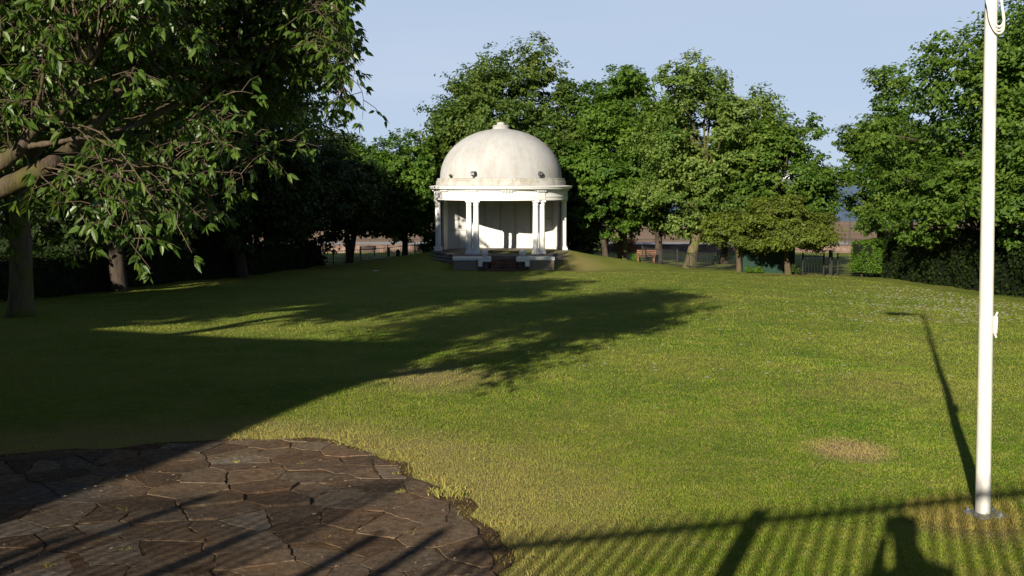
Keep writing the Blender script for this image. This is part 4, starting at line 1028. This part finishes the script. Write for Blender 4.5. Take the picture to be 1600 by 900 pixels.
# ------------------------------------------------------------------ things behind the camera that only throw shadows: house, tall railings, photographer
hc = Vector((-8.45, 1.3)); ua = Vector((-.958, .287)); ub = Vector((-.199, -.98))
q = [hc, hc + ua * 14, hc + ua * 14 + ub * 22, hc + ub * 22]
zb = g(hc.x, hc.y); ridge0 = (q[0] + q[1]) / 2; ridge1 = (q[3] + q[2]) / 2
zE = -.05 * 1.3 + 6.0
he = empty('brick_house', (hc.x, hc.y, zb), 'brick park house behind and left of the camera', 'house')
mb = MB(); mb.prism([tuple(v) for v in q][::-1], zb - 1.5, zE); mb.build('wall', M['brick'], he)
rg = [ridge0.lerp(ridge1, .3), ridge0.lerp(ridge1, .7)]
mb = MB(); mb.add([(v.x, v.y, zE + .01) for v in q] + [(rg[0].x, rg[0].y, zE + 1.5), (rg[1].x, rg[1].y, zE + 1.5)], [(0, 1, 4), (1, 2, 5, 4), (2, 3, 5), (3, 0, 4, 5), (3, 2, 1, 0)]); mb.build('roof', M['roof'], he)
# railing that crosses behind the photographer
def to_fence(px, py, yb):      # shadow pixel on the ground -> point on a sun ray at y=yb
    d = at(px, py, 10) - Vector((0, 0, CZ)); t = .1; P0 = Vector((0, 0, CZ))
    lo, hi = 2, 40
    for _ in range(50):
        mid_ = (lo + hi) / 2; p = P0 + d * (mid_ / 10)
        if p.z > g(p.x, p.y): lo = mid_
        else: hi = mid_
    gp_ = P0 + d * (lo / 10); k = (gp_.y - yb) / SD.y
    return gp_ - SD * k
A0 = to_fence(830, 851, -.95); A1 = to_fence(1600, 770, -.75)
dirf = (A1 - A0)
Pa = A0 - dirf * .12; Pb = A1 + dirf * 2.2
rl0 = empty('iron_railing', (Pa.x, Pa.y, g(Pa.x, Pa.y)), 'tall iron railing behind the photographer', 'railing')
mb = MB(); mb.tube([Pa, Pb], .036, 6).build('rail', M['black'], rl0); mb = MB(); mb.tube([(Pa.x, Pa.y, g(Pa.x, Pa.y) + .15), (Pb.x, Pb.y, g(Pb.x, Pb.y) + .15)], .02, 6); mb.build('rail', M['black'], rl0)
mb = MB(); L_ = (Pb - Pa).length; k = int(L_ / .125)
for i in range(k + 1):
    p = Pa.lerp(Pb, i / k); zg = g(p.x, p.y) - .1; mb.tube([(p.x, p.y, zg), (p.x, p.y, p.z + .11), (p.x, p.y, p.z + .15)], [.021, .021, .008], 6)
mb.build('pickets', M['black'], rl0)
for px, py in ((1197, 783),):
    p = to_fence(px, py, -.86); t = (p.x - Pa.x) / (Pb.x - Pa.x); p2 = Pa.lerp(Pb, t)
    mb = MB(); mb.tube([(p2.x, p2.y, g(p2.x, p2.y) - .1), (p2.x, p2.y, p2.z + .10)], .075, 10); mb.build('post', M['black'], rl0)
# a second, farther railing throws the bars across the paving
rl1 = empty('iron_railing', (-5, -2.6, g(-5, -2.6)), 'tall iron railing behind and left of the camera', 'railing')
B0 = to_fence(-150, 800, -2.9); B1 = to_fence(640, 752, -2.6)
mb = MB(); L_ = (B1 - B0).length; k = int(L_ / .115)
for i in range(k + 1):
    p = B0.lerp(B1, i / k); mb.tube([(p.x, p.y, g(p.x, p.y) - .1), (p.x, p.y, p.z)], .030, 6)
mb.build('pickets', M['black'], rl1)
mb = MB()
for px, py in ((338, 774), (120, 838), (408, 829), (596, 835), (700, 828)):
    p = to_fence(px, py, -1.6); mb.tube([(p.x, p.y, g(p.x, p.y) - .1), (p.x, p.y, p.z)], .06, 8)
mb.build('posts', M['black'], rl1)

# photographer
pe = empty('person', (0.03, -.2, g(0, -.2)), 'person standing with both hands raising a camera to the eye', 'person')
gz = g(0, -.2) + .13
skel = {'pel': ((-.03, -.28, gz + .92), .16, None), 'wa': ((-.03, -.28, gz + 1.08), .145, 'pel'), 'chs': ((.03, -.28, gz + 1.24), .18, 'wa'), 'nb': ((-.02, -.26, gz + 1.38), .07, 'chs'), 'nk': ((-.03, -.22, gz + 1.50), .075, 'nb'),
        'hd0': ((-.03, -.17, gz + 1.57), .075, 'nk'), 'hd': ((-.03, -.17, gz + 1.65), .092, 'hd0'), 'hd2': ((-.03, -.18, gz + 1.72), .07, 'hd'),
        'shr': ((.22, -.27, gz + 1.34), .085, 'chs'), 'elr': ((.26, -.16, gz + 1.14), .075, 'shr'), 'wrr': ((.09, -.07, gz + 1.47), .05, 'elr'), 'har': ((.05, -.06, gz + 1.58), .04, 'wrr'),
        'shl': ((-.20, -.27, gz + 1.30), .07, 'chs'), 'ell': ((-.19, -.14, gz + 1.12), .07, 'shl'), 'wrl': ((-.13, -.06, gz + 1.47), .035, 'ell'), 'hal': ((-.10, -.05, gz + 1.55), .04, 'wrl'),
        'hpr': ((.15, -.28, gz + .86), .11, 'pel'), 'knr': ((.17, -.26, gz + .48), .07, 'hpr'), 'anr': ((.17, -.30, gz + .09), .05, 'knr'), 'tor': ((.19, -.12, gz + .04), .045, 'anr'),
        'hpl': ((-.05, -.28, gz + .86), .11, 'pel'), 'knl': ((-.07, -.26, gz + .48), .07, 'hpl'), 'anl': ((-.07, -.30, gz + .09), .05, 'knl'), 'tol': ((-.09, -.12, gz + .04), .045, 'anl')}
names = list(skel); me = bpy.data.meshes.new('body')
me.from_pydata([skel[k][0] for k in names], [(names.index(skel[k][2]), names.index(k)) for k in names if skel[k][2]], [])
bo = bpy.data.objects.new('body', me); COL.objects.link(bo)
md = bo.modifiers.new('skin', 'SKIN')
if not me.skin_vertices: bpy.context.view_layer.objects.active = bo
for i, k in enumerate(names):
    me.skin_vertices[0].data[i].radius = (skel[k][1] * 1.3, skel[k][1] * 1.05)
me.skin_vertices[0].data[0].use_root = True
sb = bo.modifiers.new('sub', 'SUBSURF'); sb.levels = 2; sb.render_levels = 2
me.materials.append(M['cloth']); attach(bo, pe)
mb = MB(); mb.sphere((-.03, -.19, gz + 1.67), .128, (1, 1.05, .9)); mb.build('hair', M['hair'], pe, True)
mb = MB(); mb.box((-.01, -.075, gz + 1.60), (.13, .05, .09), 0, .01); tag(mb.build('photo_camera', M['black']), 'black camera held up by the photographer', 'camera')
